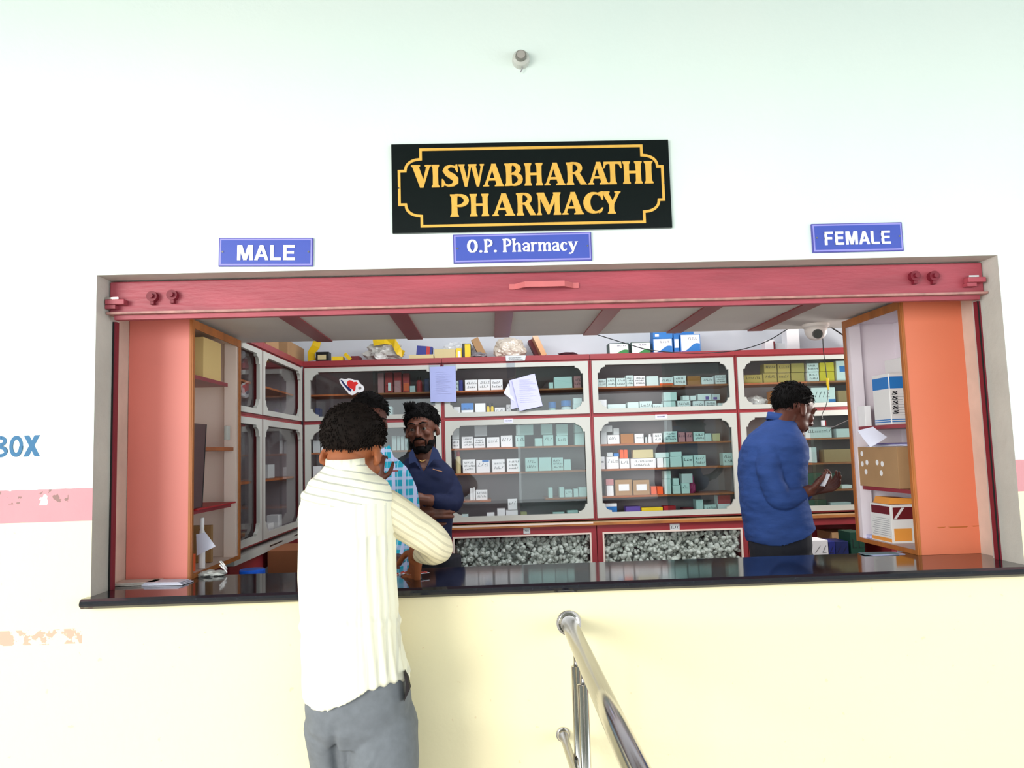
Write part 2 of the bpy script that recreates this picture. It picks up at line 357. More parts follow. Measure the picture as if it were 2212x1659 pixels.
G = {
 'V': vee(), 'I': stem(.06, .31), 'W': vee(.66)+vee(.66, .50),
 'A': [[(.40, 1), (.52, 1), (.20, .09), (.27, .05), (.27, 0), (0, 0), (0, .05), (.07, .09)], [(.38, 1), (.58, 1), (.88, .09), (.94, .05), (.94, 0), (.52, 0), (.52, .05), (.60, .09), (.39, .82)], [(.2, .26), (.62, .26), (.6, .36), (.22, .36)]],
 'B': stem(.06, .30)+bowl(.32, .755, .25, .205)+bowl(.32, .29, .32, .25)+[[(.2, .49), (.4, .49), (.4, .57), (.2, .57)], [(.2, .0), (.36, .0), (.36, .08), (.2, .08)], [(.2, .92), (.36, .92), (.36, 1), (.2, 1)]],
 'H': stem(.06, .30)+stem(.58, .82)+[[(.28, .46), (.6, .46), (.6, .57), (.28, .57)]],
 'R': stem(.06, .30)+bowl(.32, .735, .30, .225)+[[(.2, .92), (.36, .92), (.36, 1), (.2, 1)], [(.2, .47), (.36, .47), (.36, .55), (.2, .55)], [(.36, .52), (.58, .55), (.86, .05), (.92, 0), (.64, 0), (.60, .06)]],
 'P': stem(.06, .30)+bowl(.32, .715, .33, .245)+[[(.2, .92), (.36, .92), (.36, 1), (.2, 1)], [(.2, .43), (.36, .43), (.36, .51), (.2, .51)]],
 'T': stem(.27, .51)+[[(0, 1), (.78, 1), (.80, .70), (.75, .70), (.68, .87), (.6, .9), (.18, .9), (.10, .87), (.03, .70), (-.02, .70)]],
 'M': stem(.06, .17, s=.05)+stem(.80, 1.04)+[[(.02, 1), (.34, 1), (.58, .42), (.80, 1), (1.0, 1), (.56, .03), (.48, .03), (.10, .86)]],
 'C': arc(.46, .5, .34, .43, 52, 312, lambda t: .09+.20*max(0, -math.cos(t)))+[[(.74, 1), (.80, 1), (.80, .62), (.75, .62), (.68, .80), (.58, .87), (.60, .95)], [(.62, .10), (.74, .28), (.80, .26), (.72, .08), (.6, .02)]],
 'S': brush([(.60, .80, .05), (.50, .90, .09), (.36, .935, .11), (.22, .87, .16), (.17, .74, .2), (.26, .60, .24), (.42, .48, .26), (.54, .35, .24), (.55, .20, .2), (.44, .09, .14), (.28, .06, .1), (.15, .12, .08), (.08, .22, .05)])+[[(.56, 1), (.62, 1), (.64, .66), (.59, .66), (.52, .82)], [(.04, .36), (.09, .36), (.18, .16), (.10, .02), (.03, .0)]],
 'Y': [[(0, 1), (.38, 1), (.38, .95), (.33, .91), (.50, .58), (.66, .9), (.60, .95), (.60, 1), (.88, 1), (.88, .95), (.82, .91), (.57, .42), (.33, .42), (.06, .91), (0, .95)]]+stem(.33, .57, 0, .5, .0, .06),
 'O': arc(.42, .5, .32, .44, 0, 360, lambda t: .09+.17*abs(math.cos(t)), 28, True),
 '.': arc(.10, .09, .045, .045, 0, 360, lambda t: .09, 10, True),
 'h': stem(.05, .22, 0, 1, .04)+brush([(.2, .50, .06), (.28, .62, .09), (.40, .66, .12), (.49, .56, .17), (.49, .40, .17)])+stem(.41, .58, 0, .5, 0, .04),
 'a': stem(.40, .56, 0, .5, 0, .03)+brush([(.10, .52, .12), (.2, .64, .09), (.34, .66, .1), (.47, .58, .15), (.48, .42, .16)])+brush([(.46, .40, .07), (.26, .36, .1), (.13, .22, .16), (.2, .07, .12), (.34, .06, .09), (.46, .16, .08)]),
 'r': stem(.05, .22, 0, .7, .04)+brush([(.2, .50, .07), (.28, .62, .1), (.40, .64, .16), (.46, .58, .14)]),
 'm': stem(.05, .21, 0, .7, .04)+brush([(.2, .50, .06), (.28, .62, .09), (.37, .66, .12), (.45, .56, .16), (.45, .40, .16)])+stem(.37, .53, 0, .5, 0, .04)+brush([(.52, .50, .06), (.60, .62, .09), (.69, .66, .12), (.77, .56, .16), (.77, .40, .16)])+stem(.69, .85, 0, .5, 0, .04),
 'c': arc(.30, .34, .20, .30, 50, 318, lambda t: .08+.11*max(0, -math.cos(t)))+arc(.42, .52, .03, .03, 0, 360, lambda t: .07, 8, True),
 'y': [[(0, .70), (.26, .70), (.22, .64), (.32, .26), (.42, .64), (.38, .70), (.56, .70), (.52, .64), (.32, 0), (.24, 0), (.05, .64)]]+brush([(.30, .06, .09), (.24, -.12, .1), (.14, -.20, .1), (.06, -.17, .12)]),
}
SANS = {
 'm_': [[(0, 0), (.19, 0), (.19, 1), (0, 1)], [(.71, 0), (.90, 0), (.90, 1), (.71, 1)], [(.04, 1), (.28, 1), (.55, .0), (.36, .0)], [(.86, 1), (.62, 1), (.35, .0), (.54, .0)]],
 'a_': [[(.34, 1), (.56, 1), (.21, 0), (0, 0)], [(.34, 1), (.56, 1), (.90, 0), (.69, 0)], [(.2, .22), (.7, .22), (.65, .38), (.25, .38)]],
 'l_': [[(0, 0), (.2, 0), (.2, 1), (0, 1)], [(0, 0), (.66, 0), (.66, .17), (0, .17)]],
 'e_': [[(0, 0), (.2, 0), (.2, 1), (0, 1)], [(0, 0), (.70, 0), (.70, .17), (0, .17)], [(0, .83), (.68, .83), (.68, 1), (0, 1)], [(0, .43), (.63, .43), (.63, .60), (0, .60)]],
 'f_': [[(0, 0), (.2, 0), (.2, 1), (0, 1)], [(0, .83), (.66, .83), (.66, 1), (0, 1)], [(0, .42), (.58, .42), (.58, .59), (0, .59)]],
 'b_': [[(0, 0), (.19, 0), (.19, 1), (0, 1)]]+arc(.34, .755, .22, .165, 90, -90, lambda t: .16)+arc(.36, .27, .26, .19, 90, -90, lambda t: .16)+[[(.1, y0), (.37, y0), (.37, y0+.16), (.1, y0+.16)] for y0 in (0, .42, .84)],
 'o_': arc(.36, .5, .27, .41, 0, 360, lambda t: .18, 28, True),
 'x_': [[(0, 1), (.23, 1), (.72, 0), (.49, 0)], [(.47, 1), (.70, 1), (.23, 0), (0, 0)]],
}
G.update(SANS)
def letters(bm, items, y, th):      # items: (char, x0, x1, zbase, capheight)
    for ch, xa, xb, zb, h in items:
        P = G[ch]; mn = min(q[0] for p in P for q in p); mx = max(q[0] for p in P for q in p)
        for k_, p in enumerate(P):
            prism(bm, [(xa+(q[0]-mn)/(mx-mn)*(xb-xa), zb+q[1]*h) for q in p], y, y-th-.00012*(k_ % 29))
SX0, SX1, SZ0, SZ1 = -.2955, .6023, 2.2045, 2.4975
sg = empty('shop_sign', ((SX0+SX1)/2, 0, SZ0), 'large black name board with gold serif lettering above the window', 'sign')
rest(bx('board', SX0, -.012, SZ0, SX1, -.0005, SZ1, mat('black_acrylic', (10, 18, 18), .25, spec=.3), None, .001), sg)
GOLD = mat('gold_lettering', (222, 172, 74), .5, var=.08, scale=20)
W_, H_ = SX1-SX0, SZ1-SZ0
zx = lambda p: SX0+(p-88)/(2095-88)*W_
bm = bmesh.new()
l1 = [('V', 228, 372), ('I', 374, 430), ('S', 445, 566), ('W', 568, 752), ('A', 742, 893), ('B', 898, 1028), ('H', 1040, 1173), ('A', 1183, 1335), ('R', 1342, 1492), ('A', 1500, 1648), ('T', 1612, 1746), ('H', 1752, 1893), ('I', 1908, 1972)]
l2 = [('P', 502, 637), ('H', 642, 780), ('A', 802, 966), ('R', 976, 1120), ('M', 1124, 1296), ('A', 1304, 1460), ('C', 1458, 1602), ('Y', 1590, 1730)]
letters(bm, [(c, zx(a), zx(b), SZ1-H_*.500, H_*.255) for c, a, b in l1] + [(c, zx(a), zx(b), SZ1-H_*.833, H_*.252) for c, a, b in l2], -.012, .003)
rest(mesh_obj('lettering', bm, GOLD), sg)
def fr(x, y): return (SX0+x*W_, SZ1-y*H_)
bp = [(.10, .055), (.905, .055), (.905, .165)]
bp += [(.905+.055*math.sin(t), .165+.13*(1-math.cos(t))) for t in [math.radians(a) for a in range(15, 91, 15)]]
bp += [(.978, .295), (.978, .70)]
bp += [(.905+.055*math.sin(t), .70+.13-.13*(1-math.cos(t))) for t in [math.radians(a) for a in range(90, 0, -15)]]
bp += [(.905, .83), (.905, .945), (.10, .945), (.10, .83)]
bp += [(.10-.055*math.sin(t), .83-.13*(1-math.cos(t))) for t in [math.radians(a) for a in range(15, 91, 15)]]
bp += [(.022, .70), (.022, .295)]
bp += [(.10-.055*math.sin(t), .295-.13+.13*(1-math.cos(t))) for t in [math.radians(a) for a in range(90, 0, -15)]]
bp += [(.10, .165)]
bm = bmesh.new()
cx, cz = (SX0+SX1)/2, (SZ0+SZ1)/2
outer = [fr(*q) for q in bp]
def inset(pts, d):
    n = len(pts); out = []
    for i in range(n):
        a, b, c = Vector(pts[i-1]), Vector(pts[i]), Vector(pts[(i+1) % n])
        e1 = (b-a); e2 = (c-b)
        n1 = Vector((e1.y, -e1.x)).normalized() if e1.length > 1e-6 else Vector((e2.y, -e2.x)).normalized()
        n2 = Vector((e2.y, -e2.x)).normalized() if e2.length > 1e-6 else n1
        m_ = (n1+n2); 
        if m_.length < .2: m_ = n1
        m_.normalize(); k = d/max(.5, m_.dot(n1)); out.append((b.x+m_.x*k, b.y+m_.y*k))
    return out
inner = inset(outer, .0085); inner2 = inset(outer, .0)
for i in range(len(outer)):
    j = (i+1) % len(outer); prism(bm, [outer[i], outer[j], inner[j], inner[i]], -.012, -.0145)
rest(mesh_obj('border', bm, GOLD), sg)
for x_ in (SX0+.022, SX1-.020):
    bm = bmesh.new(); tube(bm, [(x_, -.012, SZ0+H_*.5), (x_, -.0165, SZ0+H_*.5)], .0025, 8); rest(mesh_obj('screw', bm, STEEL), sg)
BLUEP = mat('blue_sign_panel', (66, 84, 176), .4, var=.04, scale=10); BLUEB = mat('pale_blue_border', (150, 146, 218), .4)
def text_mesh(name, body, x0, x1, z0, z1, y, th, m, off=.02):
    cu = bpy.data.curves.new(name, 'FONT'); cu.body = body; cu.size = 1; cu.offset = off; cu.extrude = .01
    ob = bpy.data.objects.new(name, cu); C.objects.link(ob)
    dg = bpy.context.evaluated_depsgraph_get(); me = bpy.data.meshes.new_from_object(ob.evaluated_get(dg)); bpy.data.objects.remove(ob)
    xs_ = [v.co.x for v in me.vertices]; ys_ = [v.co.y for v in me.vertices]; zs_ = [v.co.z for v in me.vertices]
    a, b, c, d, e, f = min(xs_), max(xs_), min(ys_), max(ys_), min(zs_), max(zs_)
    for v in me.vertices:
        X, Y, Z = v.co; v.co = (x0+(X-a)/(b-a)*(x1-x0), y-(Z-e)/(f-e)*th, z0+(Y-c)/(d-c)*(z1-z0))
    o = bpy.data.objects.new(name, me); C.objects.link(o); me.materials.clear(); me.materials.append(m); return o
def blue_sign(name, c4, label, tilt=0):
    TL, TR, BR, BL = [at(px, py, 0) for px, py in c4]
    x0 = (TL.x+BL.x)/2; x1 = (TR.x+BR.x)/2; z1 = (TL.z+TR.z)/2; z0 = (BL.z+BR.z)/2
    e = empty(name, ((x0+x1)/2, 0, z0), label, 'sign')
    rest(bx('board', x0, -.008, z0, x1, -.0005, z1, mat('sign_edge_blue', (78, 74, 160), .4)), e)
    rest(bx('border', x0+.003, -.0095, z0+.003, x1-.003, -.008, z1-.003, BLUEB), e)
    rest(bx('panel', x0+.008, -.011, z0+.008, x1-.008, -.0095, z1-.008, BLUEP), e)
    for x_ in (x0+.013, x1-.013):
        bm = bmesh.new(); tube(bm, [(x_, -.011, (z0+z1)/2), (x_, -.0135, (z0+z1)/2)], .003, 10); rest(mesh_obj('screw', bm, STEEL), e)
    return e, x0, x1, z0, z1
WT = mat('white_letters', (248, 248, 250), .5)
e, x0, x1, z0, z1 = blue_sign('male_queue_sign', ((474, 516), (676, 515), (677, 576), (474, 577)), 'blue plate reading MALE above the left end of the window')
h = z1-z0; w_ = x1-x0
bm = bmesh.new(); zq = lambda p: x0+(p-270)/(1865-270)*w_
letters(bm, [(c, zq(a), zq(b), z0+h*.20, h*.53) for c, a, b in (('m_', 590, 855), ('a_', 880, 1120), ('l_', 1150, 1330), ('e_', 1368, 1570))], -.011, .003)
rest(mesh_obj('lettering', bm, WT), e)
piv = Matrix.Rotation(math.radians(1.25), 4, 'Y'); e.rotation_euler = (0, math.radians(1.2), 0)
e, x0, x1, z0, z1 = blue_sign('female_queue_sign', ((1750, 487), (1944, 480), (1950, 541), (1755, 549)), 'blue plate reading FEMALE above the right end of the window')
h = z1-z0; w_ = x1-x0
bm = bmesh.new(); zq = lambda p: x0+(p-145)/(1020-145)*w_
letters(bm, [(c, zq(a), zq(b), z0+h*.24, h*.46) for c, a, b in (('f_', 258, 338), ('e_', 358, 442), ('m_', 462, 575), ('a_', 588, 692), ('l_', 705, 785), ('e_', 806, 892))], -.011, .003)
rest(mesh_obj('lettering', bm, WT), e)
e, x0, x1, z0, z1 = blue_sign('op_pharmacy_sign', ((979, 509), (1276, 502), (1278, 563), (980, 571)), 'blue plate reading O.P. Pharmacy just under the black name board')
h = z1-z0; w_ = x1-x0
bm = bmesh.new(); zx2 = lambda p: x0+(p-530)/(1535-530)*w_
letters(bm, [(c, zx2(a), zx2(b), z0+h*.34, h*.46) for c, a, b in (('O', 630, 708), ('.', 717, 741), ('P', 752, 815), ('.', 822, 846), ('P', 888, 952), ('h', 956, 1023), ('a', 1030, 1087), ('r', 1092, 1140), ('m', 1144, 1240), ('a', 1244, 1300), ('c', 1306, 1356))], -.011, .003)
letters(bm, [('y', zx2(1360), zx2(1436), z0+h*.34, h*.46)], -.011, .003)
rest(mesh_obj('lettering', bm, WT), e)
# painted wall lettering
a, b = at(-70, 985, 0), at(88, 940, 0)
bm = bmesh.new(); zb = at(40, 987, 0).z; hb_ = at(40, 941, 0).z-zb
letters(bm, [(c, at(a, 965, 0).x, at(b, 965, 0).x, zb, hb_) for c, a, b in (('b_', -14, 17), ('o_', 21, 50), ('x_', 51, 87))], -.0004, .0004)
t_ = mesh_obj('wall_lettering', bm, mat('blue_stencil_paint', (44, 104, 146), .6))
tag(t_, 'dark blue painted word BOX on the white wall at left', 'lettering')
# wall fitting above the sign
p = at(1125, 132, 0)
wf = empty('wall_lamp_holder', (p.x, 0, p.z), 'small round white fitting with grey centre high on the wall', 'fitting')
bm = bmesh.new(); tube(bm, [(p.x, 0, p.z), (p.x, -.022, p.z), (p.x, -.03, p.z)], [.029, .027, .02], 24); rest(mesh_obj('base', bm, WHITEL, smooth=False), wf)
bm = bmesh.new(); tube(bm, [(p.x-.001, -.03, p.z), (p.x-.001, -.042, p.z)], [.018, .0165], 20); rest(mesh_obj('socket_ring', bm, mat('socket_dark', (120, 118, 112), .5)), wf)
bm = bmesh.new(); tube(bm, [(p.x-.001, -.042, p.z), (p.x-.001, -.044, p.z)], .0135, 20); rest(mesh_obj('socket', bm, mat('socket_grey', (164, 158, 152), .5)), wf)
bm = bmesh.new(); tube(bm, [(p.x+.004, -.012, p.z-.026), (p.x+.003, -.013, p.z-.034), (p.x-.003, -.012, p.z-.044)], .0022, 6); rest(mesh_obj('wire_stub', bm, mat('grey_wire', (150, 146, 150), .5)), wf)
# ------------------------------------------------------------------ handrail
RXX, RZ = .224, .972
hr = empty('handrail', (RXX, -.9, 0), 'stainless steel queue railing running from below the counter toward the viewer', 'railing')
bm = bmesh.new(); tube(bm, [(RXX, -.012, RZ), (RXX+.006, -.9, RZ-.012), (RXX+.012, -1.72, RZ-.02), (RXX+.012, -1.77, RZ-.034), (RXX+.012, -1.79, RZ-.07), (RXX+.012, -1.79, 0)], .0245, 32)
rest(mesh_obj('top_rail', bm, STEEL, smooth=True), hr)
lx = .195
bm = bmesh.new(); tube(bm, [(lx, -.012, .642), (lx+.03, -.9, .63), (RXX+.012, -1.77, .62)], .0125, 20); rest(mesh_obj('lower_rail', bm, STEEL, smooth=True), hr)
for x_, z_, r_ in ((RXX, RZ, .038), (lx, .642, .0215)):
    bm = bmesh.new()
    tube(bm, [(x_, -.0005, z_), (x_, -.006, z_)], r_, 36); tube(bm, [(x_, -.006, z_), (x_, -.012, z_), (x_, -.016, z_)], [r_*.86, r_*.84, r_*.7], 36); tube(bm, [(x_, -.006, z_), (x_, -.0075, z_)], r_*.93, 36)
    rest(mesh_obj('flange', bm, STEEL, smooth=False), hr)
for y_, x_, r_ in ((-.17, RXX+.0, .0135), (-.34, RXX+.0, .0145)):
    bm = bmesh.new(); tube(bm, [(x_, y_, 0), (x_, y_, RZ-.085)], r_, 20); rest(mesh_obj('post', bm, STEEL, smooth=True), hr)
    bm = bmesh.new(); tube(bm, [(x_, y_, RZ-.086), (x_, y_, RZ-.02)], .006, 12); rest(mesh_obj('pin', bm, STEEL, smooth=True), hr)
# ------------------------------------------------------------------ glass fronted cabinets
def opening(x0, z0, x1, z1, a, s):
    pts = []
    def corner(cx, cz, sx, sz, rev):
        q = [(cx+sx*a, cz), (cx+sx*a, cz+sz*s)]
        for i in range(1, 8):
            t = math.pi/2*i/8; q.append((cx+sx*(a-(a-s)*math.sin(t)), cz+sz*(a-(a-s)*math.cos(t))))
        q += [(cx+sx*s, cz+sz*a), (cx, cz+sz*a)]
        return q[::-1] if rev else q
    pts += corner(x0, z0, 1, 1, True); pts += corner(x1, z0, -1, 1, False); pts += corner(x1, z1, -1, -1, True); pts += corner(x0, z1, 1, -1, False)
    return pts
def door_frame(x0, z0, x1, z1, mg, mgb, a, s, y0, y1, place):
    bm = bmesh.new()
    out = [(x0, z0), (x1, z0), (x1, z1), (x0, z1)]; inn = opening(x0+mg, z0+mgb, x1-mg, z1-mgb, a, s)
    ev = []
    for loop in (out, inn):
        vs = [bm.verts.new((p[0], y0, p[1])) for p in loop]
        ev += [bm.edges.new((vs[i], vs[(i+1) % len(vs)])) for i in range(len(vs))]
    r = bmesh.ops.triangle_fill(bm, use_beauty=True, use_dissolve=False, edges=ev)
    fs = [g for g in r['geom'] if isinstance(g, bmesh.types.BMFace)]
    # drop faces inside the opening
    cxm, czm = (x0+x1)/2, (z0+z1)/2
    ex = bmesh.ops.extrude_face_region(bm, geom=bm.faces[:])
    bmesh.ops.translate(bm, vec=(0, y1-y0, 0), verts=[g for g in ex['geom'] if isinstance(g, bmesh.types.BMVert)])
    bmesh.ops.recalc_face_normals(bm, faces=bm.faces)
    bmesh.ops.transform(bm, matrix=place, verts=bm.verts)
    return bm
def cabinet(name, x0, x1, z0, z1, y0, depth, label, shelves, place=None, tagtext=None, cornice=False, group=None, partial=None, tintright=True, post=True):
    """unit whose front lies in the plane y=y0 facing -y, moved by place"""
    place = place or Matrix.Identity(4)
    o0 = place @ Vector(((x0+x1)/2, y0+depth/2, z0))
    e = empty(name, o0, label, 'cabinet', group)
    def put(n, bm, m, par=None):
        ob = mesh_obj(n, bm, m); rest(ob, e); return ob
    def bb(x0_, y0_, z0_, x1_, y1_, z1_, bm): box(bm, x0_, y0_, z0_, x1_, y1_, z1_)
    t = .009
    bm = bmesh.new()
    for q in ((x0, y0+.006, z0, x0+t, y0+depth, z1), (x1-t, y0+.006, z0, x1, y0+depth, z1), (x0+t, y0+.006, z0, x1-t, y0+depth, z0+t), (x0+t, y0+.006, z1-t, x1-t, y0+depth, z1)): box(bm, *q)
    bmesh.ops.transform(bm, matrix=place, verts=bm.verts); put('carcass', bm, RED)
    bm = bmesh.new(); box(bm, x0+t, y0+depth-.006, z0+t, x1-t, y0+depth, z1-t); box(bm, x0+t, y0+.035, z0+t, x0+t+.003, y0+depth-.006, z1-t); box(bm, x1-t-.003, y0+.035, z0+t, x1-t, y0+depth-.006, z1-t); box(bm, x0+t+.003, y0+.035, z0+t, x1-t-.003, y0+depth-.006, z0+t+.002)
    bmesh.ops.transform(bm, matrix=place, verts=bm.verts); put('lining', bm, MAUVE)
    put('door_frame', door_frame(x0+t+.001, z0+t+.001, x1-t-.001, z1-t-.001, .032, (.025 if z1-z0 < .4 else .030), .045 if z1-z0 < .4 else .052, .011, y0-.004, y0+.012, place), WHITEL)
    xm = (x0+x1)/2
    for k, (a, b, yy, m_) in enumerate(((x0+t+.003, xm+.012, y0+.014, GLASS), (xm-.002, x1-t-.003, y0+.022, GLASS2 if tintright else GLASS))):
        bm = bmesh.new(); box(bm, a, yy, z0+t+.004, b, yy+.003, z1-t-.004); bmesh.ops.transform(bm, matrix=place, verts=bm.verts); put('sliding_pane', bm, m_)
    for sz, fa, fb in shelves:
        bm = bmesh.new(); box(bm, x0+t+.004+(x1-x0-2*t-.008)*fa, y0+.045, sz-.010, x0+t+.004+(x1-x0-2*t-.008)*fb, y0+depth-.007, sz); bmesh.ops.transform(bm, matrix=place, verts=bm.verts); put('shelf', bm, SHELFB)
    if cornice:
        bm = bmesh.new(); box(bm, x0, y0-.006, z1, x1, y0+depth, z1+.030); bmesh.ops.transform(bm, matrix=place, verts=bm.verts); put('cornice', bm, RED)
    if tagtext:
        bm = bmesh.new(); p0, p1, zt_ = tagtext; box(bm, p0, y0-.0055, zt_, p1, y0-.0042, zt_+.024); put('name_sticker', bm, PAPER)
        bm = bmesh.new(); scribble(bm, p0+.004, p1-.004, zt_+.006, zt_+.018, y0-.0056, 1, .0035); rest(mesh_obj('writing', bm, mat('blue_grey_ink', (96, 96, 124), .6)), e)
    return e
def scribble(bm, x0, x1, z0, z1, y, rows=2, lw=.0022, seed=None):
    rr = random.Random(seed if seed is not None else int((x0*1000+z0*7777)) & 0xffff)
    h = (z1-z0)/rows
    for r in range(rows):
        zb = z1-h*(r+1)+h*.22; hh = h*.55
        x = x0+rr.random()*.12*(x1-x0); xe = x1-rr.random()*.25*(x1-x0)
        while x < xe:
            ww = hh*(.35+rr.random()*.5)
            k = rr.random()
            if k < .5: poly = [(x, zb), (x+lw, zb), (x+ww, zb+hh), (x+ww-lw, zb+hh)]
            elif k < .8: poly = [(x, zb), (x+lw, zb), (x+lw, zb+hh), (x, zb+hh)]
            else: poly = [(x, zb+hh*.4), (x+ww, zb+hh*.4), (x+ww, zb+hh*.4+lw), (x, zb+hh*.4+lw)]
            prism(bm, poly, y, y-.0004)
            if k > .3:
                prism(bm, [(x, zb), (x+ww, zb), (x+ww, zb+lw*.8), (x, zb+lw*.8)], y, y-.0004)
            x += ww+hh*.25
YB, DEP = 2.0, .29
XD = [-1.072, -.272, .586, 1.44, 2.30]
ZL0, ZM, ZU1 = 1.100, 1.698, 2.024
cabnames = ['A', 'B', 'C', 'D']
uplab = ['upper glass cabinet with the red heart sticker on its pane', 'upper glass cabinet with two taped papers hanging on it', 'upper glass cabinet directly below the green and blue cartons', 'upper glass cabinet holding yellow boxes, beside the ceiling camera']
lolab = ['lower glass cabinet behind the man in the checked shirt', 'lower glass cabinet just right of the man in navy', 'lower glass cabinet containing two small orange cartons', 'lower glass cabinet behind the man in the blue shirt']
LSH = [(1.529, 0, 1), (1.384, 0, 1), (1.228, 0, 1)]
stx = lambda a, b, py: (at(a, py, YB).x, at(b, py, YB).x, at((a+b)/2, py, YB).z-.012)
for i in range(4):
    tt = {1: None}.get(i)
    cabinet('glass_cabinet', XD[i]+.001, XD[i+1]-.001, ZM+.001, ZU1, YB, DEP, uplab[i], [(1.864, 0, 1)], cornice=True)
    cabinet('glass_cabinet', XD[i]+.001, XD[i+1]-.001, ZL0, ZM, YB, DEP, lolab[i],
        [(1.529, 0, 1), (1.384, 0, 1)]+([(1.228, 0, .30), (1.228, .68, 1)] if i == 1 else [(1.228, 0, 1)]),
        tagtext={1: stx(1089, 1108, 909), 2: stx(1415, 1441, 900)}.get(i))
# left wall cabinets: front plane x=-1.07 facing +x
PL = Matrix.Translation((-1.075, 0, 0)) @ Matrix.Rotation(math.radians(90), 4, 'Z')
# local x -> world y, local y -> world -x
for k, (a, b) in enumerate(((.800, 1.226), (1.226, 1.998))):
    cabinet('glass_cabinet', a, b-.002, ZM+.001, ZU1, 0, .29, ('upper glass cabinet on left side wall, nearest the window', 'upper glass cabinet on left side wall, next to the corner')[k], [(1.864, 0, 1)], PL, cornice=True, tintright=False)
    cabinet('glass_cabinet', a, b-.002, 1.115, ZM, 0, .29, ('lower glass cabinet on left side wall, nearest the window', 'lower glass cabinet on left side wall, next to the corner')[k], [(1.40, 0, 1)], PL, tintright=False)
lw = empty('side_ledge', (-1.2, 1.4, 1.07), 'white sliding-door ledge with slots below the left side cabinets', 'ledge')
bm = bmesh.new(); box(bm, -1.37, .800, 1.068, -1.060, 1.996, 1.099); rest(mesh_obj('board', bm, WHITEL), lw)
bm = bmesh.new(); 
for a, b in ((1.30, 1.52), (1.75, 1.86)): box(bm, -1.0598, a, 1.086, -1.0590, b, 1.092)
rest(mesh_obj('slot', bm, BLACK), lw)
bx_ = bx('side_apron', -1.37, .800, .99, -1.08, 1.996, 1.066, RED); tag(bx_, 'red panel beneath the white ledge on the left side wall', 'panel')
# ledge and lower bank on the back wall
ld = empty('back_ledge', (.6, 2.1, 1.07), 'tan wooden ledge running below the glass cabinets on the back wall', 'ledge')
rest(bx('board', -1.055, 1.955, 1.082, 2.30, 2.29, 1.092, WOODTAN), ld)
rest(bx('front_edge', -1.055, 1.951, 1.074, 2.30, 1.955, 1.089, mat('orange_wood_edge', (176, 110, 58), .5, var=.3, scale=8)), ld)
rest(bx('sliding_track', -.27, 1.9505, 1.0845, .565, 1.9545, 1.0935, BEIGE), ld)
bagm = mat('crumpled_clear_plastic', (214, 220, 212), .25, spec=.8, var=.35, scale=55, bump=.5, bscale=60)
def lowunit(x0, x1, label, content, tagpx=None, glass=True):
    e = empty('base_cabinet', ((x0+x1)/2, 2.12, 0), label, 'cabinet')
    z0, z1 = .70, 1.073
    bm = bmesh.new()
    for q in ((x0, 1.965, 0, x0+.03, 2.29, z1), (x1-.03, 1.965, 0, x1, 2.29, z1), (x0+.03, 1.965, z1-.04, x1-.03, 2.29, z1), (x0+.03, 1.965, 0, x1-.03, 2.29, z0), (x0+.03, 2.27, z0, x1-.03, 2.29, z1-.04)): box(bm, *q)
    rest(mesh_obj('carcass', bm, RED), e)
    if glass:
        bm = bmesh.new(); w2 = .009; a, b, c, d = x0+.03, x1-.03, z0, z1-.04
        for q in ((a, c, a+w2, d), (b-w2, c, b, d), (a+w2, d-w2, b-w2, d), (a+w2, c, b-w2, c+w2)): box(bm, q[0], 1.960, q[1], q[2], 1.974, q[3])
        rest(mesh_obj('pane_frame', bm, BEIGE), e)
        rest(bx('pane', a+w2, 1.966, c+w2, b-w2, 1.969, d-w2, GLASS), e)
    if tagpx:
        a, b, c, d = tagpx; q0 = at(a, d, 1.96); q1 = at(b, c, 1.96)
        rest(bx('name_sticker', q0.x, 1.9625, q0.z, q1.x, 1.9645, q1.z, PALE), e)
        if content == 'NS':
            rest(text_mesh('writing', 'NS', q0.x+.008, q1.x-.008, q0.z+.012, q1.z-.009, 1.9624, .0006, INK, .01), e)
        else:
            bm = bmesh.new(); scribble(bm, q0.x+.004, q1.x-.004, q0.z+.01, q1.z-.006, 1.9624, 1, .003); rest(mesh_obj('writing', bm, INK), e)
    return e
lowunit(-1.04, -.262, 'red base cabinet behind the three men at the left', '')
lowunit(-.258, .583, 'red base cabinet of clear bottles beneath the left half of the ledge', 'NS', (1131, 1145, 1141, 1153))
lowunit(.587, 1.445, 'red base cabinet of clear bottles beneath the middle of the ledge', 'x', (1448, 1468, 1131, 1148))
lowunit(1.449, 2.30, 'open red base cabinet of dark boxes beside the blue shirt', '', None, False)
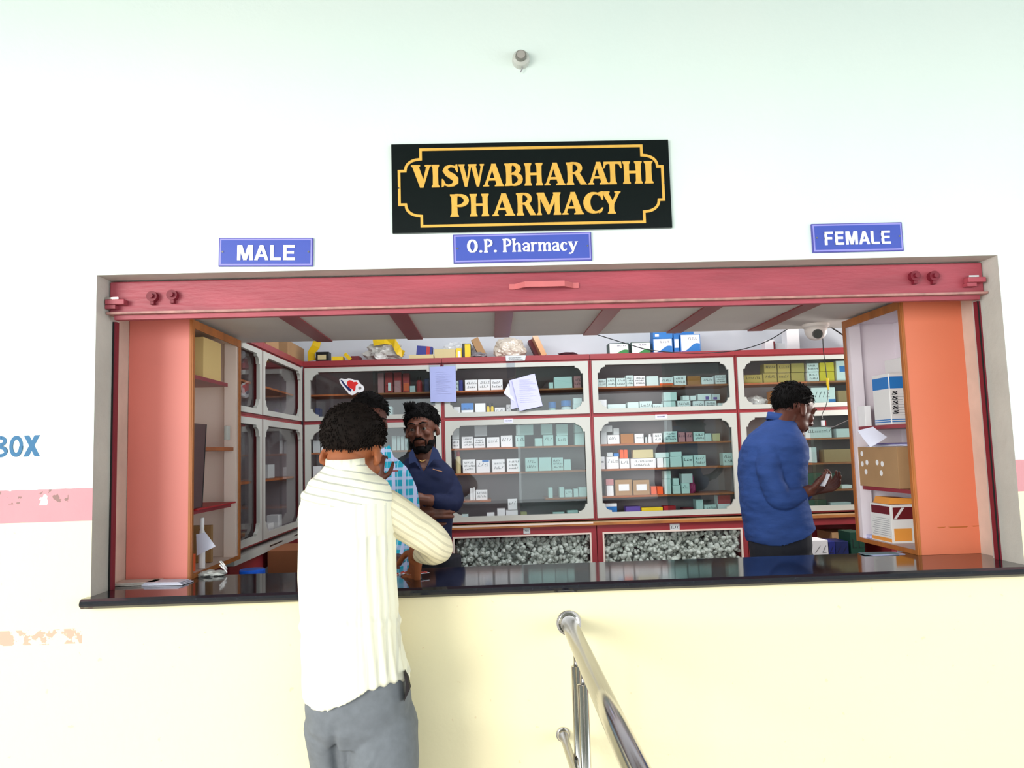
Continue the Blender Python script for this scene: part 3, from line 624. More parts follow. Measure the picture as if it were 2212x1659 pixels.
for x0, x1, lb in ((-.22, .545, 'mass of clear crumpled plastic bottles behind glass, left of the red divider'), (.625, 1.41, 'mass of clear crumpled plastic bottles behind glass, right of the red divider')):
    rr = random.Random(int(x1*100)); tb_ = bmesh.new(); ell(tb_, (0, 0, 0), (1, 1, 1), 2)
    UV_ = [v.co.copy() for v in tb_.verts]; UF = [[v.index for v in f.verts] for f in tb_.faces]; tb_.free(); VV = []; FF = []
    def put_blob(c, r_, jit):
        m3 = Matrix.Rotation(rr.random()*6, 3, 'Y') @ Matrix.Rotation(rr.random()*6, 3, 'X'); n0 = len(VV)
        for u in UV_:
            q = m3 @ Vector((u.x*r_[0], u.y*r_[1], u.z*r_[2])) if jit else Vector((u.x*r_[0], u.y*r_[1], u.z*r_[2]))
            VV.append((c[0]+q.x+rr.uniform(-jit, jit), c[1]+q.y+rr.uniform(-jit, jit), c[2]+q.z+rr.uniform(-jit, jit)))
        for f in UF: FF.append([k+n0 for k in f])
    for i in range(1000):
        s_ = .007+rr.random()*.008
        put_blob((x0+.0+rr.random()*(x1-x0), 1.99+rr.random()*.06, .725+rr.random()*.285), (s_, s_, s_*1.5), .0016)
    for i in range(140): put_blob((x0+.02+rr.random()*(x1-x0-.04), 2.09, .75+rr.random()*.25), (.033, .015, .033), 0)
    me_ = bpy.data.meshes.new('clear_bottles'); me_.from_pydata(VV, [], FF); me_.materials.append(bagm); ob_ = bpy.data.objects.new('clear_bottles', me_); C.objects.link(ob_)
    tag(ob_, lb, 'bottles', kind='stuff')
# low side table on the left
tb = empty('side_table', (-1.1, 1.2, 0), 'low dark side counter behind the window at the left', 'table')
rest(bx('top', -1.4, .36, .80, -.74, 1.93, .83, mat('dark_laminate', (52, 50, 52), .5)), tb)
for a, b in ((-1.36, .40), (-.80, .40), (-1.36, 1.86), (-.80, 1.86)): rest(bx('leg', a, b, 0, a+.04, b+.04, .80, BLACK), tb)
# ------------------------------------------------------------------ goods
ORD = ['first', 'second', 'third', 'fourth', 'fifth', 'sixth', 'seventh', 'eighth', 'ninth', 'tenth', 'eleventh', 'twelfth', 'thirteenth', 'fourteenth', 'fifteenth']
KOL = {'w': ('white', WHITE), 'g': ('pale grey', PALE), 'b': ('bright blue', mat('card_blue', (40, 120, 196), .5)), 'n': ('deep blue', mat('card_navy', (34, 44, 128), .5)),
 'o': ('orange', mat('card_orange', (238, 92, 34), .5)), 'k': ('brown', mat('card_brown', (168, 106, 44), .7)), 'c': ('cardboard brown', CARTON), 'r': ('red', mat('card_red', (176, 34, 38), .5)),
 'p': ('pinkish', mat('card_pink', (196, 130, 134), .6)), 'y': ('dull yellow', mat('card_yellow', (148, 136, 66), .6)), 'Y': ('bright yellow', mat('card_bright_yellow', (236, 200, 30), .5)),
 't': ('pale teal', mat('card_teal', (206, 224, 222), .6)), 'e': ('beige', mat('card_beige', (206, 190, 142), .7)), 'd': ('dark green', mat('card_dark_green', (20, 66, 52), .5)),
 'l': ('lime yellow', mat('card_lime', (170, 176, 70), .6)), 'G': ('green', mat('card_green', (50, 132, 62), .5)), 'm': ('maroon', mat('card_maroon', (110, 28, 34), .5)), 'K': ('black', BLACK), 'v': ('purple', mat('card_purple', (98, 74, 160), .5)), 'B': ('dark blue', mat('card_dark_blue', (22, 34, 92), .5))}
def carton(x0, x1, z0, z1, y, dep, col, label, group, marks=0, patch=None, name='medicine_carton', rz=0):
    cn, m_ = KOL[col]; w_ = x1-x0; h_ = z1-z0
    bm = bmesh.new(); box(bm, -w_/2, 0, 0, w_/2, dep, h_, min(.0012, w_*.05))
    o = mesh_obj(name, bm, m_); o.location = ((x0+x1)/2, y, z0); o.rotation_euler = (0, 0, rz); tag(o, label, 'box', group)
    if patch:
        pc, a, b, c, d = patch
        bm = bmesh.new(); box(bm, -w_/2+w_*a, -.0007, h_*c, -w_/2+w_*b, -.0001, h_*d); mesh_obj('printed_panel', bm, KOL[pc][1], o)
    if marks:
        bm = bmesh.new(); scribble(bm, -w_/2+w_*.10, w_/2-w_*.06, h_*.18 if marks > 1 else h_*.4, h_*.9, -.0008, marks, min(.0024, h_*.04), seed=int(abs(x0)*9173+z0*331)); mesh_obj('writing', bm, INK, o)
    return o
CABN = {'BU': 'cabinet with hanging papers', 'CU': 'cabinet under the green cartons', 'DU': 'cabinet with stacked yellow boxes', 'AU': 'heart sticker cabinet', 'BL': 'cabinet just right of navy man', 'CL': 'lower cabinet with orange cartons', 'DL': 'cabinet behind blue shirt'}
def row(ox, oy, s, cab, shelfname, sz, items, y=2.075):
    """items: (x0, x1, top, colour, opts) in zoomed-crop pixels; they stand on height sz unless opts has base"""
    xs_ = []
    n = len(items)
    for i, it in enumerate(items):
        a, b, top, col = it[:4]; op = it[4] if len(it) > 4 else {}
        yy = y+op.get('dy', 0)
        pm = (a+b)/2
        xa = at(ox+a*s, oy+top*s, yy).x; xb = at(ox+b*s, oy+top*s, yy).x; zt_ = at(ox+pm*s, oy+top*s, yy).z
        z0 = op.get('z0', sz)
        if 'bot' in op: z0 = max(sz+.0005, at(ox+pm*s, oy+op['bot']*s, yy).z)
        if op.get('on') is not None: z0 = xs_[op['on']]
        g_ = (xb-xa)*.02+.0004
        lab = op.get('lab') or '%s %s, %s of %d, %s, %s' % (KOL[col][0], op.get('what', 'carton'), ORD[i], n, shelfname, CABN[cab])
        mk = op.get('mk', 0 if col in 'krobnKcYyGd' else 2)
        zt_ = max(zt_, z0+.012)
        carton(xa+g_, xb-g_, z0+.0004, zt_, yy, op.get('dep', .07), col, lab, 'goods in '+CABN[cab], mk, op.get('patch'), op.get('name', 'medicine_carton'))
        xs_.append(zt_)
def bottle(px0, px1, top, bot, y, z0, body, cap, label, name='bottle', cat='bottle', group=None, capfrac=.22):
    a = at(px0, bot, y); b = at(px1, bot, y); zt_ = at((px0+px1)/2, top, y).z; r = (b.x-a.x)/2; h = zt_-z0; cx = (a.x+b.x)/2; y = y+r
    e = empty(name, (cx, y, z0), label, cat, group)
    bm = bmesh.new(); hb = h*(1-capfrac)
    tube(bm, [(cx, y, z0+.0004), (cx, y, z0+hb*.86), (cx, y, z0+hb*.95), (cx, y, z0+hb)], [r*.96, r*.96, r*.7, r*.5], 18); rest(mesh_obj('body', bm, KOL[body][1], smooth=False), e)
    bm = bmesh.new(); tube(bm, [(cx, y, z0+hb), (cx, y, z0+h)], r*(.62 if capfrac < .3 else 1.0), 18); rest(mesh_obj('cap', bm, KOL[cap][1]), e)
    return e
S = .16275
ZU = ZM+.013; Z3, Z2, Z1 = 1.228, 1.384, 1.529; ZB = ZL0+.012
row(940, 700, S, 'BU', 'upper shelf', 1.864, [(272, 310, 755, 't'), (312, 366, 745, 'n', {'mk': 0}), (390, 560, 740, 'w'), (562, 728, 735, 'w'), (732, 898, 735, 'w'), (1510, 1568, 775, 't', {'mk': 0}), (1572, 1822, 700, 't', {'mk': 0}), (1838, 1935, 690, 'p')])
row(940, 700, S, 'BU', 'bottom shelf', ZU, [(240, 335, 1100, 'w', {'mk': 0}), (342, 510, 1050, 'w', {'patch': ('b', 0, 1, .5, 1), 'mk': 1}), (526, 670, 1052, 'w', {'mk': 0}), (788, 930, 1108, 'w', {'mk': 1}), (942, 1008, 1068, 'w'), (1830, 1950, 1062, 'w', {'mk': 0})])
row(940, 700, S, 'BU', 'stacked at the right end', ZU, [(1832, 1950, 982, 'w', {'bot': 1060, 'mk': 0})])
bottle(1051, 1058, 871, 889, 2.08, ZU, 'Y', 'K', 'small yellow bottle with black cap, left of its twin, upper cabinet with papers')
bottle(1060, 1067, 871, 889, 2.08, ZU, 'Y', 'K', 'small yellow bottle with black cap, right of its twin, upper cabinet with papers')
bottle(1185, 1202, 868, 884, 2.08, ZU, 't', 'b', 'narrow teal tub with blue lid in the cabinet with hanging papers', 'tub', 'tub', None, .45)
bottle(1213, 1235, 865, 884, 2.08, ZU, 'w', 'b', 'wide white tub with blue lid in the cabinet with hanging papers', 'tub', 'tub', None, .4)
row(1240, 690, S, 'CU', 'upper shelf', 1.864, [(312, 428, 790, 't'), (432, 550, 778, 't'), (556, 685, 778, 't'), (690, 786, 742, 't', {'mk': 3}), (790, 945, 748, 'w', {'mk': 3}), (955, 1122, 752, 't', {'mk': 0}), (1130, 1318, 768, 'w', {'patch': ('o', 0, 1, 0, .28), 'mk': 1}), (1322, 1490, 745, 'w'), (1500, 1680, 752, 'k'), (1686, 1855, 766, 'w', {'mk': 1}), (1870, 2020, 738, 'w', {'mk': 3})])
row(1240, 690, S, 'CU', 'bottom shelf', ZU, [(322, 434, 1066, 'w', {'mk': 0}), (442, 690, 1125, 't', {'mk': 0, 'what': 'flat pack'}), (706, 860, 1100, 't', {'mk': 0}), (866, 1038, 1086, 't', {'mk': 1}), (1044, 1182, 1120, 't', {'mk': 1}), (1186, 1350, 1086, 't', {'mk': 0}), (1368, 1550, 1078, 'w'), (1574, 1730, 1082, 'w', {'mk': 1}), (1736, 1892, 1080, 'w', {'mk': 3}), (1905, 2010, 1110, 'w', {'mk': 0})])
row(1240, 690, S, 'CU', 'stacked row', ZU, [(1188, 1364, 966, 't', {'bot': 1080, 'mk': 0}), (1440, 1530, 1012, 'w', {'bot': 1072, 'mk': 0}), (1542, 1620, 1012, 'w', {'bot': 1076, 'mk': 0}), (1640, 1828, 990, 'w', {'bot': 1074, 'patch': ('v', .55, .8, .1, .6), 'mk': 0}), (1832, 1940, 992, 'g', {'bot': 1070, 'patch': ('v', .1, .6, .1, .5), 'mk': 0})])
row(940, 880, S, 'BL', 'top shelf', Z1, [(222, 320, 430, 'w'), (346, 505, 388, 'w', {'mk': 3}), (510, 666, 406, 'w', {'mk': 3}), (676, 855, 396, 'w', {'mk': 1}), (866, 1026, 372, 'w', {'mk': 1}), (1062, 1190, 372, 't', {'mk': 1}), (1320, 1424, 412, 't', {'mk': 0}), (1430, 1570, 366, 't', {'mk': 1}), (1602, 1760, 380, 't', {'mk': 1}), (1850, 1980, 342, 't', {'mk': 0})])
row(940, 880, S, 'BL', 'stacked at the top', Z1, [(224, 318, 270, 'g', {'bot': 425, 'mk': 0}), (516, 690, 240, 'g', {'bot': 384, 'mk': 0, 'dep': .06}), (1066, 1306, 232, 't', {'bot': 368, 'mk': 0, 'dep': .06}), (1402, 1560, 225, 't', {'bot': 362, 'mk': 0}), (1604, 1762, 222, 't', {'bot': 376, 'mk': 0}), (1846, 1980, 205, 't', {'bot': 338, 'mk': 0})])
row(940, 880, S, 'BL', 'second shelf', Z2, [(360, 535, 692, 'w', {'mk': 3}), (540, 726, 700, 'w', {'mk': 1, 'patch': ('b', .45, .95, .85, 1)}), (750, 926, 690, 'w', {'mk': 2}), (946, 1126, 682, 'w', {'mk': 3}), (1190, 1368, 668, 't', {'mk': 2}), (1372, 1544, 664, 't', {'mk': 0}), (1548, 1700, 666, 't', {'mk': 3}), (1706, 1800, 690, 't', {'mk': 0})])
row(940, 880, S, 'BL', 'short left shelf', Z3, [(460, 500, 1075, 'w', {'mk': 0}), (504, 530, 1065, 'w', {'mk': 0}), (534, 695, 1096, 'w', {'mk': 2})])
row(940, 880, S, 'BL', 'short right shelf', Z3, [(1500, 1560, 1066, 't', {'mk': 0}), (1646, 1714, 1060, 't', {'mk': 0}), (1718, 1822, 1092, 't', {'mk': 1}), (1836, 1900, 1082, 't', {'mk': 0}), (1904, 2024, 1060, 't', {'mk': 0})])
row(940, 880, S, 'BL', 'cabinet floor', ZB, [(350, 440, 1420, 't', {'mk': 0}), (680, 790, 1402, 'w', {'mk': 0}), (820, 930, 1348, 'w', {'mk': 0}), (935, 1100, 1368, 'w', {'mk': 0}), (1132, 1220, 1392, 'e', {'mk': 0}), (1560, 1720, 1390, 't', {'mk': 0}), (1750, 1900, 1366, 't', {'mk': 0})])
row(940, 880, S, 'BL', 'centre', ZB, [(960, 1090, 1215, 'w', {'bot': 1362, 'mk': 1, 'dep': .01})])
bottle(984, 996, 975, 1019, 2.08, Z2, 'e', 'r', 'tall beige bottle with red cap beside the navy man', 'bottle')
row(1270, 880, S, 'CL', 'top shelf', Z1, [(168, 250, 330, 'g', {'mk': 0}), (256, 420, 366, 'w', {'mk': 1}), (430, 610, 350, 'k'), (616, 740, 350, 'w', {'mk': 1}), (862, 980, 342, 'w', {'mk': 2}), (1005, 1186, 318, 't', {'mk': 3}), (1196, 1288, 330, 'p', {'mk': 1}), (1300, 1388, 332, 'p', {'mk': 1}), (1396, 1548, 326, 't', {'mk': 2}), (1552, 1640, 346, 't', {'mk': 0}), (1652, 1755, 346, 'e', {'mk': 0})])
row(1270, 880, S, 'CL', 'stacked at the top', Z1, [(170, 325, 242, 'g', {'bot': 328, 'mk': 0}), (335, 415, 276, 'g', {'bot': 362, 'mk': 0})])
row(1270, 880, S, 'CL', 'second shelf', Z2, [(166, 222, 655, 'w', {'mk': 1}), (242, 410, 655, 'w', {'mk': 1}), (416, 550, 682, 'w', {'mk': 1}), (560, 908, 678, 'w', {'mk': 2}), (916, 998, 668, 'w', {'mk': 0}), (1002, 1080, 672, 't', {'mk': 0}), (1086, 1246, 652, 't', {'mk': 0}), (1260, 1395, 640, 't', {'mk': 1}), (1402, 1566, 632, 't', {'mk': 2}), (1786, 1930, 604, 't', {'mk': 2})])
row(1270, 880, S, 'CL', 'stacked on second shelf', Z2, [(250, 330, 600, 'g', {'bot': 652, 'mk': 0}), (342, 412, 610, 'b', {'bot': 652}), (422, 472, 562, 'o', {'bot': 680}), (476, 526, 562, 'o', {'bot': 680}), (592, 870, 562, 'e', {'bot': 672, 'mk': 0}), (890, 1078, 600, 't', {'bot': 668, 'mk': 0}), (1088, 1246, 590, 't', {'bot': 650, 'mk': 0})])
row(1270, 880, S, 'CL', 'third shelf', Z3, [(245, 340, 1038, 'w', {'mk': 0}), (356, 588, 962, 'c', {'what': 'carton with label', 'patch': ('w', .2, .82, .3, .72)}), (592, 820, 966, 'c', {'what': 'carton with label', 'patch': ('w', .2, .82, .3, .72)}), (836, 912, 1050, 'o'), (916, 996, 1050, 'o'), (1010, 1100, 952, 't', {'mk': 0}), (1126, 1230, 1036, 't', {'mk': 0}), (1240, 1350, 1006, 't', {'mk': 1})])
row(1270, 880, S, 'CL', 'stacked on third shelf', Z3, [(234, 342, 952, 'p', {'bot': 1036, 'mk': 0}), (1008, 1100, 842, 't', {'bot': 948, 'mk': 0}), (1128, 1206, 942, 't', {'bot': 1034, 'mk': 0}), (1240, 1390, 880, 'g', {'bot': 1004, 'mk': 0})])
row(1270, 880, S, 'CL', 'cabinet floor', ZB, [(205, 388, 1275, 'w', {'mk': 0, 'patch': ('b', .0, 1, .1, .75)}), (500, 700, 1316, 'v', {'mk': 0}), (705, 1000, 1330, 'Y', {}), (1005, 1170, 1308, 'r', {}), (1260, 1400, 1330, 'm', {'mk': 0}), (1432, 1528, 1222, 't', {'mk': 0}), (1542, 1712, 1292, 't', {'mk': 1}), (1716, 1892, 1166, 'w', {'mk': 0, 'patch': ('r', 0, 1, .5, 1)})])
bottle(1394, 1399, 940, 954, 2.08, Z1, 'g', 'K', 'tiny dark-capped vial left of the white vial, lower cabinet with orange cartons')
bottle(1401, 1409, 938, 954, 2.08, Z1, 'w', 'w', 'small white vial on the top shelf, lower cabinet with orange cartons')
row(1560, 690, S, 'DU', 'upper shelf', 1.864, [(282, 538, 735, 'y', {'mk': 1}), (542, 728, 712, 'y', {'mk': 1}), (732, 905, 712, 'y', {'mk': 1}), (910, 1090, 706, 'y'), (1122, 1284, 700, 'w', {'mk': 2}), (1290, 1490, 694, 'Y', {'mk': 0}), (1504, 1650, 550, 'w', {'mk': 0, 'patch': ('b', .3, .9, .45, .75)})])
row(1560, 690, S, 'DU', 'second tier', 1.864, [(548, 724, 590, 'y', {'bot': 708, 'mk': 1}), (728, 902, 590, 'y', {'bot': 708, 'mk': 1}), (908, 1088, 582, 'y', {'bot': 702}), (1116, 1280, 582, 'w', {'bot': 694}), (1290, 1484, 572, 'Y', {'bot': 690})])
row(1560, 690, S, 'DU', 'bottom shelf', ZU, [(640, 760, 952, 'k'), (1172, 1500, 904, 'w', {'mk': 1, 'patch': ('b', .72, 1, 0, .4)}), (1530, 1680, 945, 'c')])
row(1600, 900, .1929, 'DL', 'top shelf', Z1, [(712, 1020, 118, 'g', {'mk': 1}), (1062, 1260, 134, 'g', {'mk': 0})])
row(1600, 900, .1929, 'DL', 'second shelf', Z2, [(680, 850, 345, 'g', {'mk': 0}), (922, 1250, 365, 'c')])
row(1600, 900, .1929, 'DL', 'third shelf', Z3, [(720, 905, 632, 'd'), (920, 1100, 706, 'l', {'mk': 1}), (1130, 1250, 765, 'w', {'mk': 0})])
row(1600, 900, .1929, 'DL', 'stacked on third shelf', Z3, [(922, 1100, 636, 'd', {'bot': 700})])
row(1600, 900, .1929, 'DL', 'cabinet floor', ZB, [(700, 968, 935, 'd'), (1000, 1240, 960, 'g', {'mk': 0})])
row(640, 700, S, 'AU', 'upper shelf', 1.864, [(1078, 1160, 650, 'p', {'mk': 0}), (1172, 1280, 642, 'r', {'patch': ('w', .4, .8, .1, .5)}), (1290, 1396, 642, 'r', {'patch': ('p', .1, .9, 0, .6)}), (1410, 1500, 652, 'r', {'patch': ('o', .1, .9, .1, .5)}), (1504, 1580, 820, 'g', {'mk': 0}), (1700, 1764, 722, 'B', {'mk': 0})])
row(640, 700, S, 'AU', 'bottom shelf', ZU, [(250, 312, 1118, 'B', {'mk': 0}), (1200, 1270, 1096, 'w', {'mk': 0}), (1740, 1862, 1074, 'r')])
bottle(899, 912, 813, 846, 2.08, 1.864, 'r', 'K', 'dark red bottle with black cap in the heart sticker cabinet')
bottle(708, 720, 880, 899, 2.08, ZU, 'g', 'v', 'small bottle with purple cap in the heart sticker cabinet')
CABN['AL'] = 'lower cabinet behind the checked shirt'
row(600, 840, .2532, 'AL', 'top shelf', Z1, [(300, 360, 440, 'g', {'mk': 0}), (365, 420, 430, 'w', {'mk': 0}), (970, 1010, 400, 'w', {'mk': 0}), (1014, 1044, 400, 'w', {'mk': 0}), (1048, 1078, 405, 'w', {'mk': 0}), (1082, 1110, 420, 'g', {'mk': 0})])
row(600, 840, .2532, 'AL', 'second shelf', Z2, [(300, 370, 660, 'w', {'mk': 0})])
# plastic bag in the yellow box cabinet
def crumple(name, c, r, m, label, cat, seed=1, amp=.35, sub=4, kind=None):
    bm = bmesh.new(); ell(bm, (0, 0, 0), (1, 1, 1), sub)
    for v in bm.verts:
        n = noise.noise(v.co*2.1+Vector((seed, 0, 0)))*amp + noise.noise(v.co*5+Vector((0, seed, 0)))*amp*.5
        v.co *= 1+n; v.co.z = max(v.co.z, -.75)
    for v in bm.verts: v.co = Vector((v.co.x*r[0], v.co.y*r[1], (v.co.z+.75)*r[2]))
    o = mesh_obj(name, bm, m); o.location = c; tag(o, label, cat, None, kind); return o
BAGW = mat('white_polythene', (206, 208, 206), .3, spec=.8, bump=.4, bscale=30)
p = at(1640, 873, 2.08); crumple('plastic_bag', (p.x, 2.15, ZU), (.075, .05, .045), BAGW, 'white plastic bag bunched in the cabinet with stacked yellow boxes', 'bag', 3)
p = at(1745, 993, 2.08); crumple('plastic_bag', (p.x, 2.09, Z2+.0006), (.05, .02, .010), BAGW, 'flat white plastic packet on the shelf behind the blue shirt', 'bag', 5)
p = at(1497, 1065, 2.08); crumple('plastic_bag', (p.x, 2.10, Z3+.0005), (.018, .012, .055), mat('magenta_plastic', (160, 50, 96), .4), 'magenta plastic wrapper hanging beside teal boxes, lower right-hand cabinet', 'wrapper', 9, .6)
# ---- goods in the left wall cabinets
for (yy, z0, w_, h_, cn, lb) in ((1.42, 1.401, .07, .10, 'w', 'white carton with red print on the corner side cabinet shelf'), (1.62, 1.401, .12, .07, 'g', 'pale grey carton on the corner side cabinet shelf'), (1.45, 1.127, .05, .05, 'k', 'brown packet on the floor of the corner side cabinet'), (1.62, 1.127, .10, .04, 'w', 'white packet on the floor of the corner side cabinet'), (1.80, 1.127, .08, .07, 'w', 'white box at the far end, floor of corner side cabinet'), (1.40, 1.712, .05, .04, 'b', 'blue box in the upper corner side cabinet'), (1.05, 1.712, .06, .05, 'w', 'white box in the upper side cabinet nearest the window'), (1.02, 1.401, .07, .09, 'g', 'pale grey box in the lower side cabinet nearest the window')):
    carton(-1.22, -1.16, z0, z0+h_, yy, w_, cn, lb, 'goods in the left side cabinets', 0)
# ------------------------------------------------------------------ things on top of the cabinets
ZC = ZU1+.0305
def top(px0, px1, pt, y, dep, col, label, patch=None, marks=0, z0=None, rz=0, name='carton', pb=None):
    a = at(px0, (pt), y); b = at(px1, pt, y); zt_ = at((px0+px1)/2, pt, y).z
    z0 = ZC if z0 is None else z0
    if pb: z0 = at((px0+px1)/2, pb, y).z
    return carton(a.x, b.x, z0, max(zt_, z0+.01), y, dep, col, label, 'cartons on top of the cabinets', marks, patch, name, rz)
def wave_panel(o, w_, h_, col, flip):
    bm = bmesh.new(); pts = [(-w_/2, 0)]+[(w_/2, 0)]
    for i in range(13):
        t = i/12; x_ = w_/2-w_*t; pts.append((x_, h_*(.30+.13*math.sin(t*math.pi*1.7+.2)*(1 if flip else 1))))
    prism(bm, pts, -.0012, -.0002); mesh_obj('printed_panel', bm, col, o)
def medbox(px0, px1, pt, pb, y, dep, body, wave, label, z0=None, marks=True):
    a = at(px0, pt, y); b = at(px1, pt, y); zt_ = at((px0+px1)/2, pt, y).z; z0 = ZC if z0 is None else z0
    w_, h_ = b.x-a.x, zt_-z0
    bm = bmesh.new(); box(bm, -w_/2, 0, 0, w_/2, dep, h_, .001); o = mesh_obj('medicine_carton', bm, KOL[body][1]); o.location = ((a.x+b.x)/2, y, z0); tag(o, label, 'box', 'printed cartons on top of the cabinets')
    bm = bmesh.new(); box(bm, -w_/2+.004, -.0008, .003, w_/2-.004, -.0001, h_-.004); mesh_obj('front_panel', bm, WHITE, o)
    bm = bmesh.new(); pts = [(-w_/2+.0045, .0035), (w_/2-.0045, .0035)]
    hh = .42 if wave == 'b' else .34
    for i in range(15):
        t = i/14; pts.append((w_/2-.0045-(w_-.009)*t, h_*(hh+.14*math.sin(t*math.pi*1.6+.5)-.05*t*4)))
    pts = [(x_, max(.0035, z_)) if k < 2 else (x_, max(.006, z_)) for k, (x_, z_) in enumerate(pts)]
    prism(bm, pts, -.0014, -.0009); mesh_obj('printed_panel', bm, KOL[wave][1], o)
    bm = bmesh.new(); scribble(bm, -w_*.12, w_*.34, h_*.66, h_*.9, -.0009, 1, .0028, seed=int(px0)); mesh_obj('writing', bm, mat('grey_ink', (90, 90, 110), .6), o)
    return o
medbox(1315, 1358, 741, 763, 2.08, .09, 'd', 'G', 'green and white printed carton, left of the pair on the cabinet top')
medbox(1363, 1405, 739, 760, 2.08, .09, 'd', 'G', 'green and white printed carton, right of the pair on the cabinet top')
o1 = medbox(1410, 1452, 731, 758, 2.08, .09, 'b', 'b', 'blue and white printed carton beside the green cartons')
o2 = medbox(1469, 1512, 722, 757, 2.07, .09, 'b', 'b', 'tallest blue and white printed carton at the right end of the row')
top(1410, 1452, 713, 2.081, .08, 'b', 'plain blue carton stacked on the blue carton beside green ones', pb=730.5, patch=('w', .1, .3, .2, .5))
top(1458, 1498, 712, 2.175, .08, 'b', 'plain blue carton standing behind the tallest printed blue carton')
top(1455, 1466, 722, 2.085, .08, 'b', 'narrow blue and white carton between two printed blue cartons', patch=('w', .1, .9, .3, .75))
top(1652, 1673, 735, 2.12, .06, 'w', 'small white box on the cabinet top, left of the tall one', patch=('m', .86, 1, 0, .9))
top(1698, 1725, 705, 2.12, .08, 'w', 'tall white box on the cabinet top near the ceiling camera')
top(1676, 1700, 741, 2.15, .06, 'g', 'low pale box between two white boxes on cabinet top')
top(938, 984, 754, 2.05, .12, 'e', 'beige carton on the cabinet top beside yellow-striped box')
top(985, 997, 752, 2.055, .1, 'Y', 'narrow pale yellow box beside the beige carton', patch=('w', .3, .8, .1, .7))
top(998, 1017, 742, 2.06, .1, 'K', 'black and yellow box on the cabinet top', patch=('Y', .3, .95, 0, .95))
o = top(898, 932, 752, 2.06, .06, 'n', 'blue box with red stripe lying tilted on the cabinet top', patch=('r', .62, .85, 0, 1)); o.rotation_euler = (0, math.radians(6), 0); o.location.z += .012
top(883, 936, 766, 2.02, .10, 'e', 'flat beige packet under the tilted blue box', marks=0)
o = top(1036, 1052, 730, 2.1, .08, 'c', 'open brown carton leaning left of the clear plastic pack'); o.rotation_euler = (0, math.radians(-25), 0); o.location.z += .01
def leaner(px, py, px2, py2, y, w_, t_, m, label, name='carton'):
    a = at(px, py, y); b = at(px2, py2, y); d = (a-b); L = d.length; ang = math.atan2(d.x, d.z)
    bm = bmesh.new(); box(bm, -t_/2, 0, 0, t_/2, w_, L, .001); o = mesh_obj(name, bm, m); o.location = (b.x, y, ZC+abs(math.sin(ang))*t_/2+.0006); o.rotation_euler = (0, ang, 0); tag(o, label, 'box', 'cartons on top of the cabinets'); return o
leaner(1155, 721, 1176, 765, 2.06, .12, .030, mat('shiny_tan_card', (214, 160, 112), .18, spec=.8), 'shiny tan carton leaning right of the clear plastic pack')
leaner(1146, 728, 1166, 768, 2.19, .09, .035, KOL['m'][1], 'dark maroon carton leaning behind the shiny tan one')
crumple('plastic_pack', (at(1100, 745, 2.1).x, 2.12, ZC), (.095, .06, .07), mat('shiny_film', (212, 200, 184), .14, spec=1, bump=.6, bscale=22), 'large crumpled shiny clear plastic pack on the cabinet top', 'pack', 2, .22, 5)
crumple('plastic_bag', (at(988, 733, 2.16).x, 2.21, ZC+.0), (.10, .04, .068), mat('thin_white_bag', (216, 218, 222), .25, spec=.9, bump=.4, bscale=20), 'white plastic bag draped behind the beige carton on cabinet top', 'bag', 4, .3, 4)
crumple('plastic_bag', (at(830, 755, 2.1).x, 2.13, ZC), (.105, .06, .072), mat('grey_bag', (188, 186, 180), .3, spec=.8, bump=.5, bscale=22), 'grey crumpled plastic bag under yellow wrapping on cabinet top', 'bag', 6, .45, 4)
crumple('grey_bundle', (at(1034, 765, 2.05).x, 2.05, ZC), (.045, .03, .02), mat('grey_bag2', (120, 116, 120), .3, spec=.8), 'small dark grey bundle beside the shiny plastic pack', 'bundle', 8, .3, 3)
crumple('dark_cloth', (at(1228, 768, 2.0).x, 2.03, ZC), (.055, .035, .010), mat('dark_maroon_cloth', (70, 28, 40), .8), 'dark maroon cloth lying flat on the cabinet edge', 'cloth', 12, .3, 3)
YEL = mat('yellow_plastic', (228, 190, 22), .35, var=.1)
def ribbon(name, pts, y, wd, m, label, cat='wrapping'):
    bm = bmesh.new(); P = [at(a, b, y) for a, b in pts]; L = []
    for i, p in enumerate(P):
        d = P[min(i+1, len(P)-1)]-P[max(i-1, 0)]; n = Vector((-d.z, 0, d.x)).normalized()*wd/2; k = math.sin(i*2.1)*.008
        L.append((p+n+Vector((0, k, 0)), p-n-Vector((0, k, 0))))
    rows_ = [[bm.verts.new(a), bm.verts.new(b)] for a, b in L]
    for a, b in zip(rows_, rows_[1:]): bm.faces.new((a[0], a[1], b[1], b[0]))
    ex = bmesh.ops.extrude_face_region(bm, geom=bm.faces[:]); bmesh.ops.translate(bm, vec=(0, .004, 0), verts=[g for g in ex['geom'] if isinstance(g, bmesh.types.BMVert)])
    bmesh.ops.recalc_face_normals(bm, faces=bm.faces)
    return tag(mesh_obj(name, bm, m), label, cat)
ribbon('yellow_wrapping', [(806, 740), (830, 736), (850, 738), (858, 752), (862, 760), (872, 765)], 2.06, .04, YEL, 'yellow plastic wrapping folded over the grey bag')
ribbon('yellow_wrapping', [(686, 733), (682, 748), (672, 762), (674, 779)], 2.06, .045, YEL, 'upright yellow packet in the corner on the cabinet top')
o = top(682, 710, 760, 2.03, .07, 'K', 'open yellow and black box lying in the corner cabinet top', patch=('e', .15, .8, .2, .7))
o = top(716, 740, 770, 2.02, .07, 'Y', 'flat yellow box left of the small upright yellow packet')
leaner(744, 761, 757, 774, 2.03, .03, .02, YEL, 'small upright yellow packet leaning on cabinet top')
top(758, 776, 769, 2.05, .1, 'm', 'flat dark strip of card between yellow packet and grey bag')
